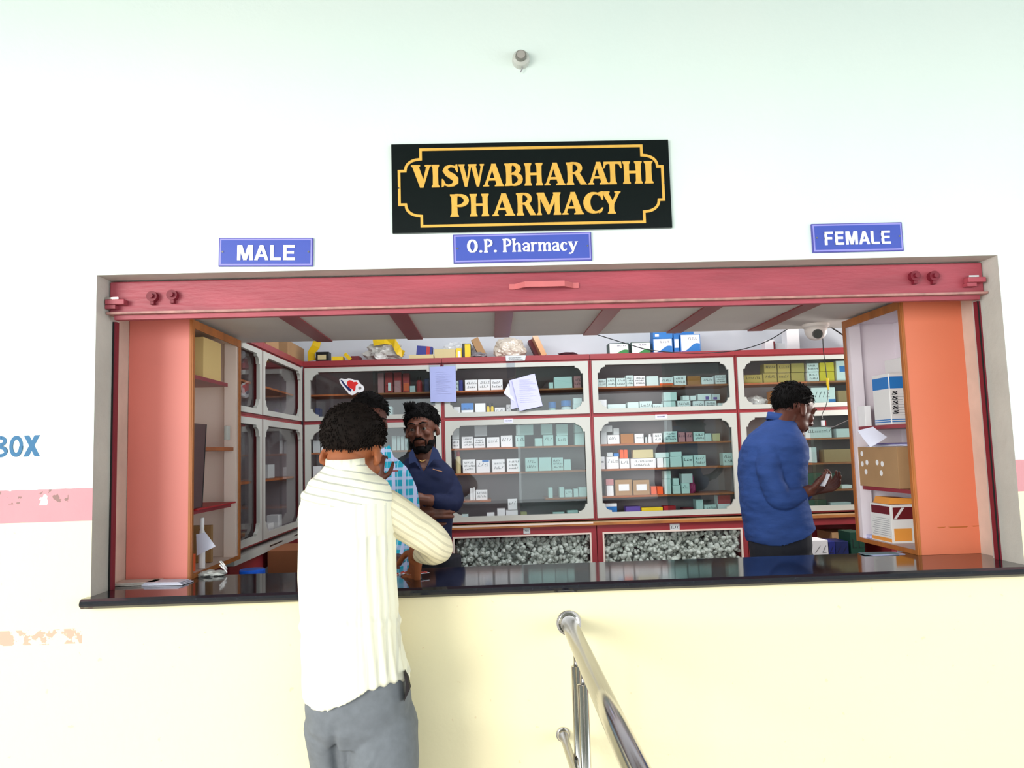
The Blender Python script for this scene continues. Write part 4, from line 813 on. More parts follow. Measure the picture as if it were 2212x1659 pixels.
# cartons on top of the left wall cabinets
for (ya, yb, zt_, cn, lb) in ((1.86, 2.26, 2.16, 'c', 'brown carton in the far corner above the side cabinets'), (1.45, 1.70, 2.15, 'c', 'brown carton above the side cabinets, middle of three'), (1.18, 1.40, 2.13, 'e', 'beige carton above the side cabinets, nearest the window')):
    carton(-1.34, -1.12, ZC, zt_, ya, yb-ya-.02, cn, lb, 'cartons above the side cabinets', 0)
# ------------------------------------------------------------------ papers, sticker on the doors
def sheet(name, c4, y, m, label, cat='paper', th=.0012, curl=.006, seed=0):
    P = [at(a, b, y) for a, b in c4]; bm = bmesh.new(); n = 8; V = []
    for i in range(n+1):
        r_ = []
        for j in range(n+1):
            u, v = j/n, i/n; p = (P[0]*(1-u)+P[1]*u)*(1-v)+(P[3]*(1-u)+P[2]*u)*v
            r_.append(bm.verts.new((p.x, p.y-curl*v*v*(.6+.4*math.sin(u*3+seed))-.0005, p.z)))
        V.append(r_)
    for i in range(n):
        for j in range(n): bm.faces.new((V[i][j], V[i][j+1], V[i+1][j+1], V[i+1][j]))
    ex = bmesh.ops.extrude_face_region(bm, geom=bm.faces[:]); bmesh.ops.translate(bm, vec=(0, -th, 0), verts=[g for g in ex['geom'] if isinstance(g, bmesh.types.BMVert)])
    bmesh.ops.recalc_face_normals(bm, faces=bm.faces); return tag(mesh_obj(name, bm, m), label, cat) if label else mesh_obj(name, bm, m)
LAV = mat('lavender_paper', (196, 196, 236), .5, spec=.5)
ps = sheet('notice_sheet', ((928, 793), (984, 790), (986, 868), (930, 869)), 1.99, LAV, 'lavender notice in a plastic sleeve taped between two upper cabinets')
o = sheet('sleeve', ((926, 784), (985, 782), (987, 869), (929, 871)), 1.987, PLASTIC, None); o.parent = ps; o.name = 'plastic_sleeve'
sheet('notice_sheet', ((1088, 849), (1098, 828), (1112, 868), (1103, 862)), 1.992, PAPER, 'small white paper corner sticking out left of the tilted notice')
sheet('notice_sheet', ((1100, 822), (1150, 808), (1163, 872), (1104, 884)), 1.991, LAV, 'tilted lavender notice, rear sheet of the overlapping pair')
sheet('notice_sheet', ((1106, 822), (1155, 807), (1172, 877), (1122, 888)), 1.9815, LAV, 'tilted lavender notice, front sheet of the overlapping pair')
sheet('tape_strip', ((1093, 778), (1112, 778), (1113, 812), (1096, 818)), 1.992, PLASTIC, 'clear tape holding the tilted notices to the cabinet top rail', 'tape', .0006, .001)
ps = sheet('handwritten_label', ((1092, 768), (1136, 768), (1134, 779), (1093, 780)), 1.991, PALE, 'handwritten paper strip on the red cornice above tilted notices', 'label', .001, 0)
q0, q1 = at(1096, 779, 1.9885), at(1132, 770, 1.9885)
bm = bmesh.new(); scribble(bm, q0.x, q1.x, q0.z, q1.z, 1.9885, 2, .002); o = mesh_obj('writing', bm, mat('grey_ink2', (96, 96, 96), .6)); o.parent = ps
for o_ in [x for x in bpy.data.objects if x.name.startswith('notice_sheet')]:
    if 'small' in o_['label']: continue
    vs_ = [v.co for v in o_.data.vertices]; xa, xb, za, zb_ = min(v.x for v in vs_), max(v.x for v in vs_), min(v.z for v in vs_), max(v.z for v in vs_); ym = min(v.y for v in vs_)
    bm = bmesh.new()
    for k in range(12):
        zz = zb_-(zb_-za)*(.16+.055*k); box(bm, xa+(xb-xa)*.24, ym-.0006, zz, xa+(xb-xa)*(.60+.1*((k*7) % 3)), ym-.0002, zz+.0012)
    if 'tilted' not in o_['label'] or 'front' in o_['label']: oo = mesh_obj('print_lines', bm, mat('faint_print', (160, 160, 200), .6), o_)
# heart sticker: white backing, red heart, blue handle, grey disc
def blob(name, pts, y, th, m, parent=None):
    bm = bmesh.new(); prism(bm, [(p.x, p.z) for p in [at(a, b, y) for a, b in pts]], y, y-th); o = mesh_obj(name, bm, m)
    if parent: o.parent = parent
    return o
def zpt(l): return [(640+a*S, 700+b*S) for a, b in l]
yS = 2.0135
st = blob('heart_sticker', zpt([(570, 735), (600, 720), (650, 735), (690, 720), (730, 725), (770, 745), (820, 745), (850, 790), (890, 820), (905, 860), (880, 900), (840, 910), (810, 905), (770, 935), (740, 945), (700, 930), (660, 880), (610, 820), (580, 780)]), yS, .0006, WHITE)
tag(st, 'white-edged sticker of a red heart and round dial on cabinet glass', 'sticker')
blob('heart_print', zpt([(672, 770), (700, 745), (735, 750), (760, 770), (800, 765), (822, 790), (790, 820), (785, 870), (765, 895), (740, 860), (700, 845), (675, 810)]), yS-.0006, .0004, KOL['r'][1] if False else mat('bright_red_print', (222, 36, 30), .5), st)
blob('handle_print', zpt([(585, 740), (610, 745), (650, 800), (735, 870), (725, 900), (690, 880), (620, 800)]), yS-.0006, .0004, KOL['B'][1], st)
bm = bmesh.new(); c_ = at(640+845*S, 700+850*S, yS); 
tube(bm, [(c_.x, yS-.0006, c_.z), (c_.x, yS-.0011, c_.z)], .0165, 24); o = mesh_obj('dial_rim', bm, WHITE); o.parent = st
bm = bmesh.new(); tube(bm, [(c_.x, yS-.0011, c_.z), (c_.x, yS-.0015, c_.z)], .009, 20); o = mesh_obj('dial_print', bm, mat('dial_grey', (130, 126, 120), .5)); o.parent = st
# ------------------------------------------------------------------ ceiling camera and cables
p = at(1762, 712, .80); cx_, cy_ = p.x, .80; zc = 2.0075
dc = empty('dome_camera', (cx_, cy_, zc), 'white dome security camera under the canopy ceiling at right', 'camera')
CW = mat('camera_white', (236, 226, 220), .3)
bm = bmesh.new(); tube(bm, [(cx_, cy_, zc), (cx_, cy_, zc-.012), (cx_, cy_, zc-.018)], [.055, .056, .047], 32); rest(mesh_obj('base', bm, CW, smooth=False), dc)
bm = bmesh.new(); rings = []
for i in range(10):
    t = i/9*math.pi/2; rings.append(((cx_, cy_, zc-.018-.052*math.sin(t)), max(.004, .047*math.cos(t)**.8)))
tube(bm, [r[0] for r in rings], [r[1] for r in rings], 32); rest(mesh_obj('dome', bm, CW, smooth=True), dc)
ld_ = Vector((-.25, -1, -.35)).normalized(); lc = Vector((cx_, cy_, zc-.034))
bm = bmesh.new(); tube(bm, [lc+ld_*.026, lc+ld_*.050], [.023, .019], 24); rest(mesh_obj('lens', bm, mat('lens_black', (10, 12, 14), .12, spec=1), smooth=False), dc)
def cable(name, pts, r, m, label, cat='cable'):
    bm = bmesh.new()
    P = []
    for i in range(len(pts)-1):
        for k in range(6):
            t = k/6; P0 = pts[max(i-1, 0)]; P1 = pts[i]; P2 = pts[i+1]; P3 = pts[min(i+2, len(pts)-1)]
            P.append(.5*((2*P1)+(P2-P0)*t+(2*P0-5*P1+4*P2-P3)*t*t+(-P0+3*P1-3*P2+P3)*t*t*t))
    P.append(pts[-1]); tube(bm, P, r, 6); return tag(mesh_obj(name, bm, m, smooth=True), label, cat) if label else mesh_obj(name, bm, m, smooth=True)
cable('cable', [at(1271, 717, .94), at(1352, 742, 1.0), at(1410, 757, 1.02), at(1500, 763, 1.0), at(1590, 757, .96), at(1650, 740, .93), at(1690, 718, .93), at(1712, 703, .935)], .0022, mat('dark_cable', (38, 42, 46), .5), 'black cable sagging from the canopy edge to the dome camera')
cable('cable', [at(1789, 703, .90), at(1806, 714, .93), at(1826, 727, .95)], .003, BLACK, 'short black cable running from dome camera to right shelf unit')
hw = empty('hanging_wire', (at(1780, 730, .84).x, .84, 1.9), 'thin wire with yellow plug hanging below the dome camera', 'wire')
rest(cable('wire', [at(1777, 727, .84), at(1779, 760, .84), at(1783, 790, .84), at(1786, 816, .84)], .0018, BLACK, None), hw)
bm = bmesh.new(); tube(bm, [at(1787, 817, .84), at(1788, 830, .84), at(1790, 842, .84)], [.005, .006, .004], 12); rest(mesh_obj('connector', bm, KOL['Y'][1]), hw)
rest(cable('tail_wire', [at(1789, 842, .84), at(1787, 865, .84), at(1783, 880, .84), at(1776, 895, .84), at(1777, 905, .84)], .0014, BLACK, None), hw)
q = at(1779, 914, .84); bm = bmesh.new(); box(bm, q.x-.008, .832, q.z-.012, q.x+.004, .848, q.z+.012, .001, 0); box(bm, q.x+.0045, .833, q.z-.011, q.x+.008, .847, q.z+.011, 0, 1); rest(mesh_obj('adapter', bm, [WHITE, KOL['r'][1]]), hw)
rest(cable('side_wire', [at(1783, 922, .84), at(1800, 922, .84), at(1818, 914, .82), at(1836, 906, .80)], .002, mat('grey_wire2', (130, 124, 124), .5), None), hw)
# ------------------------------------------------------------------ goods in the left shelf unit
def carton_xy(x0, x1, y0, y1, z0, z1, m, label, name='carton', cat='box', group=None, rz=0):
    bm = bmesh.new(); box(bm, -(x1-x0)/2, -(y1-y0)/2, 0, (x1-x0)/2, (y1-y0)/2, z1-z0, .001); o = mesh_obj(name, bm, m)
    o.location = ((x0+x1)/2, (y0+y1)/2, z0+.0004); o.rotation_euler = (0, 0, rz); return tag(o, label, cat, group)
zs1 = atx(497, 830, -1.05).z; zs2 = atx(500, 966, -1.04).z; zs3 = atx(497, 1088, -1.04).z
carton_xy(-1.20, -1.062, .455, .64, zs1, zs1+.155, mat('plain_carton', (226, 196, 132), .8), 'plain cardboard carton on the top shelf of the left unit')
fr_ = carton_xy(-1.095, -1.085, .30, .44, zs2-.13, zs2-.05, BLACK, 'dark framed board leaning in the left shelf unit', 'framed_board', 'frame'); bpy.data.objects.remove(fr_)
bm = bmesh.new(); pa = atx(447, 915, -1.07); pb = atx(436, 1040, -1.07)
fb = empty('framed_board', (-1.07, .37, zs3), 'dark framed board leaning upright in the left shelf unit', 'board')
ty, by_ = atx(446, 917, -1.038).y, atx(437, 1040, -1.038).y; bz_ = zs3+.0075; tz = atx(446, 917, -1.038).z
prism(bm, [(.292, bz_), (by_-.006, bz_), (ty-.006, tz), (.292, tz)], -1.0440, -1.0375, 'yz'); rest(mesh_obj('board', bm, mat('brown_grey_board', (92, 66, 66), .5)), fb)
bm = bmesh.new(); prism(bm, [(by_-.006, bz_), (by_, bz_), (ty, tz), (ty-.006, tz)], -1.0445, -1.0365, 'yz'); rest(mesh_obj('frame_edge', bm, BLACK), fb)
sw = atx(492, 935, -1.045)
s_ = tag(bx('wall_switch', -1.036-.006, sw.y-.018, sw.z-.028, -1.0295, sw.y+.018, sw.z+.028, WHITEL, None, .002), 'small white switch on the edge of left shelf unit', 'switch'); s_.location.x -= .012
carton_xy(-1.075, -1.05, .325, .365, zs3+.0065, zs3+.045, KOL['Y'][1], 'small yellow packet beside the framed board', 'packet')
for k in range(3): carton_xy(-1.2, -1.06, .31+.01*k, .48-.02*k, zs3+.0005+.006*k if False else zs3-.0, zs3+.001, WHITE, '') if False else None
pf = sheet('paper_sheet', ((424, 1154), (444, 1150), (467, 1180), (426, 1200)), .36, PAPER, 'white printed paper hanging over bottle in left shelf unit')
pf.location.x += 0
bottle(426, 441, 1119, 1150, .42, 1.115, 'w', 'w', 'white plastic bottle at the bottom of left shelf unit')
carton_xy(-1.10, -1.055, .34, .375, 1.115, 1.175, KOL['o'][1], 'small orange box at the bottom of left shelf unit', 'packet')
carton_xy(-1.17, -1.075, .58, .60, 1.115, 1.255, mat('raw_plank', (170, 130, 84), .7, var=.3, scale=12, stretch=(1, 1, .2)), 'raw wooden plank offcut standing in the left shelf unit', 'plank', 'plank')
rf = carton_xy(-1.21, -1.028, .32, .72, zs3, zs3+.006, KOL['r'][1], 'red folder lying on the lowest shelf of left unit', 'folder', 'folder')
# right shelf unit goods
def rpx(px, py, y): return at(px, py, y)
MB = mat('packet_white', (232, 230, 230), .3, spec=.6)
def packet(x0, x1, y0, y1, z0, z1, label, rz=0):
    e = empty('medicine_packet', ((x0+x1)/2, (y0+y1)/2, z0), label, 'packet', 'packets in the right shelf unit')
    bm = bmesh.new(); box(bm, x0, y0, z0+.0005, x1, y1, z1, .003); rest(mesh_obj('body', bm, MB), e)
    h_ = z1-z0
    for nm, a, b, m_ in (('blue_panel', .70, .93, KOL['b'][1]), ('blue_stripe', .05, .07, KOL['b'][1]), ('blue_stripe', .09, .11, KOL['b'][1])):
        bm = bmesh.new(); box(bm, x0+.003, y0-.0008, z0+h_*a, x1-.003, y0-.0001, z0+h_*b); box(bm, x0-.0008, y0+.003, z0+h_*a, x0-.0001, y1-.003, z0+h_*b); rest(mesh_obj(nm, bm, m_), e)
    bm = bmesh.new(); rr = random.Random(3)
    for k in range(9): box(bm, x0+.006, y0-.0007, z0+h_*(.18+k*.05), x0+.006+(x1-x0-.012)*(.6+.4*rr.random()), y0-.0001, z0+h_*(.18+k*.05)+.0015)
    rest(mesh_obj('print_lines', bm, mat('grey_print', (150, 150, 155), .6)), e)
    return e
py0, py1 = atx(1922, 860, 1.503).y, atx(1886, 860, 1.503).y
pk = packet(1.503, 1.585, py0, py1, RS1, RS1+.195, 'blue and white medicine packet with large black figures, upper right shelf')
bm = bmesh.new(); letters(bm, [('S', 0, .020, .018*k, .014) for k in range(5)], 0, .0005)
o = mesh_obj('figures', bm, INK, pk); o.location = (1.512-pk.location.x, py0-.0008-pk.location.y, .040)
tall = packet(1.595, 1.66, .36, .62, RS1, RS1+.262, 'tall pale carton standing behind the blue and white packets'); 
for ch in list(tall.children):
    if ch.name.startswith('blue'): bpy.data.objects.remove(ch)
carton_xy(1.490, 1.515, atx(1874, 900, 1.49).y+.02, .655, RS1, RS1+.082, WHITE, 'short white box left of the blue and white packets', 'medicine_carton', 'box')
for k in range(5):
    pz = 1.545+.006*k
rsh = 1.545
by0, by1 = atx(1940, 1010, 1.487).y, .682
CTZ = atx(1850, 966, 1.487).z
bxs = carton_xy(1.487, 1.66, by0, by1, RS2, CTZ, CARTON, 'brown carton with seven round white stickers, right shelf unit', 'carton')
# round stickers on the faces toward the room and viewer
for i, (px, py) in enumerate(((1862, 980), (1863, 1002), (1873, 999), (1871, 1019), (1895, 999), (1906, 1002), (1904, 1022))):
    q = atx(px, py, 1.487)
    if px <= 1925:
        bm = bmesh.new(); tube(bm, [(1.4860, q.y, q.z), (1.4867, q.y, q.z)], .0105, 20); o = mesh_obj('round_sticker', bm, WHITE); o.parent = bxs; o.matrix_parent_inverse = Matrix.Translation(-Vector(bxs.location))
for k, (x0, x1, y0, y1, z, rz, m_, lb) in enumerate(((1.50, 1.66, .32, .62, CTZ+.0005, .05, PAPER, 'bottom sheet of the paper pile on the stickered carton'), (1.505, 1.66, .34, .60, CTZ+.005, -.12, LAV, 'lavender sheet in the paper pile on the stickered carton'), (1.50, 1.65, .31, .56, CTZ+.0095, .16, mat('violet_paper', (110, 96, 150), .6), 'violet leaflet in the paper pile on the stickered carton'))):
    carton_xy(x0, x1, y0, y1, z, z+.0038, m_, lb, 'paper_sheet', 'paper', None, rz)
sheet('leaflet', ((1852, 930), (1886, 922), (1912, 944), (1876, 966)), .42, PAPER, 'white leaflet curling off the pile in the right shelf unit', 'paper', .001, .02)
mbx = empty('medicine_carton', (1.56, .43, 1.114), 'white carton with maroon and orange print, bottom of right unit', 'box')
my0, my1 = atx(1926, 1135, 1.50).y, atx(1882, 1135, 1.50).y; mz = at(1950, 1090, my0).z
AMB = mat('amber', (240, 160, 70), .5); hh = mz-1.1145
rest(bx('body', 1.50, my0, 1.1145, 1.62, my1, mz, mat('carton_white_gloss', (238, 236, 234), .35), None, .001), mbx)
for nm, q, m_ in (('maroon_panel', (1.508, my0-.0010, 1.1145+hh*.62, 1.612, my0-.0002, 1.1145+hh*.93), KOL['m'][1]), ('orange_panel', (1.508, my0-.0010, 1.1145+hh*.06, 1.575, my0-.0002, 1.1145+hh*.38), AMB), ('maroon_panel', (1.4990, my0+.008, 1.1145+hh*.74, 1.4998, my1-.012, 1.1145+hh*.95), KOL['m'][1]), ('orange_panel', (1.4990, my0+.004, 1.1145+hh*.03, 1.4998, my1-.004, 1.1145+hh*.12), AMB)):
    rest(bx(nm, *q, m_), mbx)
bm = bmesh.new()
for k in range(9): box(bm, 1.4991, my0+.012, 1.1145+hh*(.18+k*.055), 1.4998, my1-.014-.008*(k % 3), 1.1145+hh*(.18+k*.055)+.0014)
rest(mesh_obj('print_lines', bm, mat('grey_print', (150, 150, 155), .6)), mbx)
bm = bmesh.new(); prism(bm, [(1.509, 1.1145+hh*.63), (1.520, 1.1145+hh*.63), (1.553, 1.1145+hh*.92), (1.541, 1.1145+hh*.92)], my0-.0011, my0-.0016); rest(mesh_obj('diagonal_stripe', bm, MB), mbx)
bm = bmesh.new(); prism(bm, [(1.503, mz+.001), (1.62, mz+.001), (1.60, mz+.020), (1.515, mz+.026)], my0+.02, my1-.02); rest(mesh_obj('open_flap', bm, AMB), mbx)
carton_xy(1.497, 1.65, my1+.01, my1+.06, 1.115, 1.128, LAV, 'lavender papers behind the maroon printed carton', 'paper_stack', 'paper')
# ------------------------------------------------------------------ on and behind the slab
rr = random.Random(5)
for k, (px, py, w_, d_, rz, m_, lb) in enumerate(((300, 1262, .15, .085, .05, mat('newsprint', (206, 196, 190), .8), 'folded newspaper lying at the left end of the black counter'), (360, 1262, .14, .075, -.12, PAPER, 'folded leaflet with blue print beside the newspaper on counter'))):
    p = atz(px, py, 1.1); bm = bmesh.new()
    for j in range(3): box(bm, -w_/2+.004*j, -d_/2, .002+j*.0035, w_/2-.006*j, d_/2-.005*j, .0048+j*.0035, .0008)
    o = mesh_obj('folded_paper', bm, m_); o.location = (p.x, p.y+.01, 1.0985); o.rotation_euler = (0, 0, rz); tag(o, lb, 'paper')
p = atz(450, 1245, 1.1); crumple('plastic_wrap', (p.x, p.y+.02, 1.0998), (.05, .035, .010), BAGW, 'crumpled white plastic on the counter below the left shelf unit', 'wrap', 21, .4, 4)
bm = bmesh.new(); P = [Vector((p.x+.045+.012*math.cos(t*.9), p.y+.02+.006*math.sin(t*1.8), 1.108+t*.0016+.012*(1-math.cos(t*.9)))) for t in range(0, 14)]
tube(bm, P, .0022, 8); tag(mesh_obj('coiled_cord', bm, WHITE, smooth=True), 'small coiled white cord at the foot of left shelf unit', 'cord')
# blister strips near the hand
strips = []
for k, (px, py, rz, c_, lb) in enumerate(((868, 1240, .1, 'w', 'silver blister strip under the others beside the customer\'s hand'), (885, 1241, -.25, 'w', 'silver blister strip on top, beside the customer\'s fingers'), (903, 1246, .5, 'w', 'silver blister strip lying farthest right of the hand'))):
    p = atz(px, py, 1.1); e = empty('blister_strip', (p.x, p.y, 1.1), lb, 'medicine strip', 'blister strips on the counter')
    bm = bmesh.new(); box(bm, -.035, -.014, 0, .035, .014, .0012); o = mesh_obj('foil', bm, mat('foil', (214, 214, 220), .3, metal=.6)); o.parent = e
    bm = bmesh.new()
    for i in range(5):
        for j in range(2): ell(bm, (-.026+.013*i, -.006+.012*j, .002), (.0045, .0045, .003), 2)
    o = mesh_obj('tablets', bm, mat('tablet_red', (196, 70, 60), .4), e)
    e.rotation_euler = (0, 0, rz); e.location.z = 1.0998+k*.0055
# blue lid jar
p = at(545, 1236, .52); e = empty('storage_jar', (p.x, .52, .83), 'clear plastic jar with bright blue lid behind the counter', 'jar')
bm = bmesh.new(); zl = p.z; tube(bm, [(p.x, .52, .8305), (p.x, .52, zl-.03), (p.x, .52, zl-.012)], [.043, .043, .04], 28); rest(mesh_obj('body', bm, mat('jar_grey', (70, 72, 78), .2)), e)
bm = bmesh.new(); tube(bm, [(p.x, .52, zl-.012), (p.x, .52, zl+.008), (p.x, .52, zl+.012)], [.0465, .0465, .043], 28); rest(mesh_obj('lid', bm, mat('lid_blue', (20, 96, 226), .35)), e)
# brown carton on the low table
a, b = at(578, 1215, 1.25), at(690, 1215, 1.25)
carton_xy(a.x, b.x, 1.25, 1.55, .8305, at(600, 1190, 1.25).z, mat('red_brown_carton', (156, 96, 62), .8, var=.1), 'brown carton on the low side counter by the customer\'s elbow', 'carton')
# boxes on the lower right
carton(at(1797, 1160, 1.99).x, at(1850, 1160, 1.99).x, .7005, at(1820, 1150, 1.99).z, 1.99, .2, 'c', 'brown carton in the open cabinet right of the blue shirt', None)
def lowbox(px0, px1, pt, col, label, patch=None, y=1.62):
    a, b = at(px0, pt, y), at(px1, pt, y); carton(a.x, b.x, .8605, a.z, y, .14, col, label, 'dark boxes behind the counter at right', 1, patch)
trol = empty('side_table', (1.75, 1.68, 0), 'low table behind the counter at right carrying dark boxes', 'table')
rest(bx('top', 1.44, 1.58, .84, 2.2, 1.80, .86, BLACK), trol)
for a in (1.46, 2.16): rest(bx('leg', a, 1.60, 0, a+.03, 1.63, .84, BLACK), trol); rest(bx('leg', a, 1.75, 0, a+.03, 1.78, .84, BLACK), trol)
lowbox(1753, 1788, 1168, 'w', 'white and teal pack low down beside the blue-shirted man', ('t', .1, .8, .1, .4))
lowbox(1790, 1803, 1170, 'n', 'narrow deep blue box between white pack and dark box')
lowbox(1804, 1832, 1170, 'B', 'dark blue box with pale stripe beside the right shelf unit', ('b', .05, .95, .05, .3))
lowbox(1836, 1866, 1150, 'd', 'dark teal box partly hidden by the right shelf unit', ('t', .05, .95, .05, .25))
for k, (px, py, rz, m_, lb) in enumerate(((1905, 1195, .2, LAV, 'lavender leaflet pile under the right shelf unit'), (1880, 1192, -.3, mat('teal_leaflet', (120, 150, 160), .6), 'teal printed leaflet sticking out beneath right shelf unit'))):
    p = atz(px, py, 1.1); 
    bm = bmesh.new(); box(bm, -.06, -.03, 0, .06, .03, .0015); o = mesh_obj('leaflet', bm, m_); o.location = (min(p.x, 1.43), .325+.0, 1.0999+k*.002); o.rotation_euler = (0, 0, rz*.3); tag(o, lb, 'paper')

# ------------------------------------------------------------------ people
def bake(o):
    dg = bpy.context.evaluated_depsgraph_get(); dg.update()
    me = bpy.data.meshes.new_from_object(o.evaluated_get(dg)); old = o.data; o.modifiers.clear(); o.data = me; bpy.data.meshes.remove(old)
    for p in me.polygons: p.use_smooth = True
def smooth_path(pts, rad, k=5):
    pts = [Vector(p) for p in pts]; P = []; Rr = []
    if not isinstance(rad, (list, tuple)): rad = [rad]*len(pts)
    for i in range(len(pts)-1):
        P0, P1, P2, P3 = pts[max(i-1, 0)], pts[i], pts[i+1], pts[min(i+2, len(pts)-1)]
        for j in range(k):
            t = j/k; P.append(.5*((2*P1)+(P2-P0)*t+(2*P0-5*P1+4*P2-P3)*t*t+(-P0+3*P1-3*P2+P3)*t*t*t)); Rr.append(rad[i]*(1-t)+rad[i+1]*t)
    return P+[pts[-1]], Rr+[rad[-1]]
def limb(bm, pts, rad, n=18):
    P, Rr = smooth_path(pts, rad); rtube(bm, P, Rr, n)
def solid(name, bm, m, voxel, it, parent=None, tex=None):
    bmesh.ops.recalc_face_normals(bm, faces=bm.faces)
    o = mesh_obj(name, bm, m)
    r = o.modifiers.new('r', 'REMESH'); r.mode = 'VOXEL'; r.voxel_size = voxel
    if it: k = o.modifiers.new('s', 'SMOOTH'); k.iterations = it; k.factor = .5
    if tex:
        st_, sc_, ax = tex
        bake(o)
        nors = [v.normal.copy() for v in o.data.vertices]
        for v, nv_ in zip(o.data.vertices, nors):
            c = v.co; q = Vector((c.x*ax[0], c.y*ax[1], c.z*ax[2]))*sc_
            v.co += nv_*(noise.noise(q)+.5*noise.noise(q*2.3))*st_
    else: bake(o)
    if parent: rest(o, parent)
    return o
def headmat(loc, th, pitch, roll=0, s=1):
    return Matrix.Translation(loc) @ Matrix.Rotation(math.radians(th), 4, 'Z') @ Matrix.Rotation(math.radians(roll), 4, 'Y') @ Matrix.Rotation(math.radians(-pitch), 4, 'X') @ Matrix.Scale(s, 4)
def head_bm(M):
    b = bmesh.new()
    ell(b, (0, -.012, .032), (.075, .094, .084)); ell(b, (0, .022, -.030), (.060, .062, .080))
    ell(b, (0, .058, -.098), (.026, .022, .019))
    for s in (-1, 1):
        ell(b, (s*.040, .020, -.062), (.022, .038, .032)); ell(b, (s*.038, .062, -.022), (.021, .020, .019)); ell(b, (s*.011, .094, -.034), (.0085, .009, .0075), 2)
        ell(b, (s*.079, -.012, -.010), (.009, .018, .031), 2, Matrix.Rotation(math.radians(s*-14), 3, 'Y')); ell(b, (s*.076, -.006, -.030), (.009, .010, .013), 2)
        ell(b, (s*.030, .0745, .0085), (.0155, .0135, .0085), 2); ell(b, (s*.030, .0735, -.009), (.0145, .0115, .006), 2)
    rtube(b, [(0, .084, .012), (0, .098, -.012), (0, .106, -.029)], [.0085, .0095, .0125], 10)
    rtube(b, [(-.044, .072, .024), (-.02, .084, .026), (0, .083, .022), (.02, .084, .026), (.044, .072, .024)], [.010, .0115, .010, .0115, .010], 10)
    rtube(b, [(-.024, .078, -.061), (-.010, .088, -.058), (0, .088, -.059), (.010, .088, -.058), (.024, .078, -.061)], [.004, .0065, .006, .0065, .004], 8)
    rtube(b, [(-.022, .077, -.067), (0, .087, -.070), (.022, .077, -.067)], [.004, .0075, .004], 8)
    bmesh.ops.transform(b, matrix=M, verts=b.verts); return b
def join(bm, other):
    me = bpy.data.meshes.new('t'); other.to_mesh(me); other.free(); bm.from_mesh(me); bpy.data.meshes.remove(me)
def hand_bm(bm, wrist, d, nrm, side=1, curl=.5, spread=.08, s=1.0):
    d = Vector(d).normalized(); nrm = Vector(nrm); nrm = (nrm-d*nrm.dot(d)).normalized(); lat = d.cross(nrm)*side
    w_ = Vector(wrist)
    rtube(bm, [w_-d*.02*s, w_+d*.02*s], [(.026*s)]*2, 12)
    for k in (-1.5, -.5, .5, 1.5): rtube(bm, [w_+d*.012*s+lat*k*.012*s, w_+d*.085*s+lat*k*.0185*s], [.0145*s, .0115*s], 8)
    for k, L in ((-1.5, .062), (-.5, .078), (.5, .084), (1.5, .074)):
        p = w_+d*.088*s+lat*k*.0195*s; dd = (d+lat*k*spread).normalized(); P = [p]; a = 0
        for j, f in enumerate((.44, .32, .24)):
            a += curl*(.75, .9, .7)[j]; q = dd*math.cos(a)+nrm*math.sin(a); p = p+q*L*f*s; P.append(p)
        rtube(bm, P, [.0092*s, .0086*s, .0080*s, .0068*s], 8)
    p = w_+d*.025*s+lat*.030*s; P = [p, p+(d*.6+lat*.75+nrm*.25).normalized()*.036*s]; P.append(P[-1]+(d*.9+lat*.25+nrm*.45).normalized()*.032*s); P.append(P[-1]+(d*.9-lat*.05+nrm*.6).normalized()*.024*s)
    rtube(bm, P, [.0145*s, .0115*s, .0098*s, .0078*s], 8)
def hair_obj(M, m, parent, n=700, low=.013, slope=.81, thick=1.0, seed=1, tuft=.016, extra=None, back=-.075):
    rr = random.Random(seed); b = bmesh.new(); vs = ell(b, (0, 0, 0), (1, 1, 1), 5)
    for v in b.verts:
        c = Vector((v.co.x*.083*thick, -.020+v.co.y*.101*thick, .040+v.co.z*.090*thick))
        if c.z < .04: c.x *= 1-.10*min(1, (.04-c.z)/.08)
        line = max(back-.020*max(0, 1-(c.x/.055)**2), low+slope*c.y)
        k = (c.z-line)/.024; inn = max(0, min(1, k))
        cen = Vector((0, -.012, .025)); nn = noise.noise(c*28)*.0045+noise.noise(c*75)*.003
        c = cen+(c-cen)*(.86+.14*inn)+(c-cen).normalized()*nn*inn
        v.co = c
    pts = [v.co.copy() for v in b.verts if v.co.z > max(back, low+slope*v.co.y)+.008]
    for i in range(n):
        p = rr.choice(pts); nor = (p-Vector((0, -.012, .02))).normalized()
        fl = Vector((nor.x*.5, -.4 if p.y < .03 else .3, -1)); fl = (fl-nor*fl.dot(nor)).normalized()
        fl = (fl+nor*(.30+.3*rr.random())+Vector((rr.uniform(-1, 1), rr.uniform(-1, 1), rr.uniform(-1, 1)))*.35).normalized()
        L = tuft*(.6+.8*rr.random()); tube(b, [p-nor*.002, p+fl*L*.5, p+fl*L+Vector((0, 0, -.15*L))], [.0022, .0017, .0003], 4)
    if extra: extra(b, rr)
    bmesh.ops.transform(b, matrix=M, verts=b.verts)
    o = mesh_obj('hair', b, m, smooth=True); return rest(o, parent)
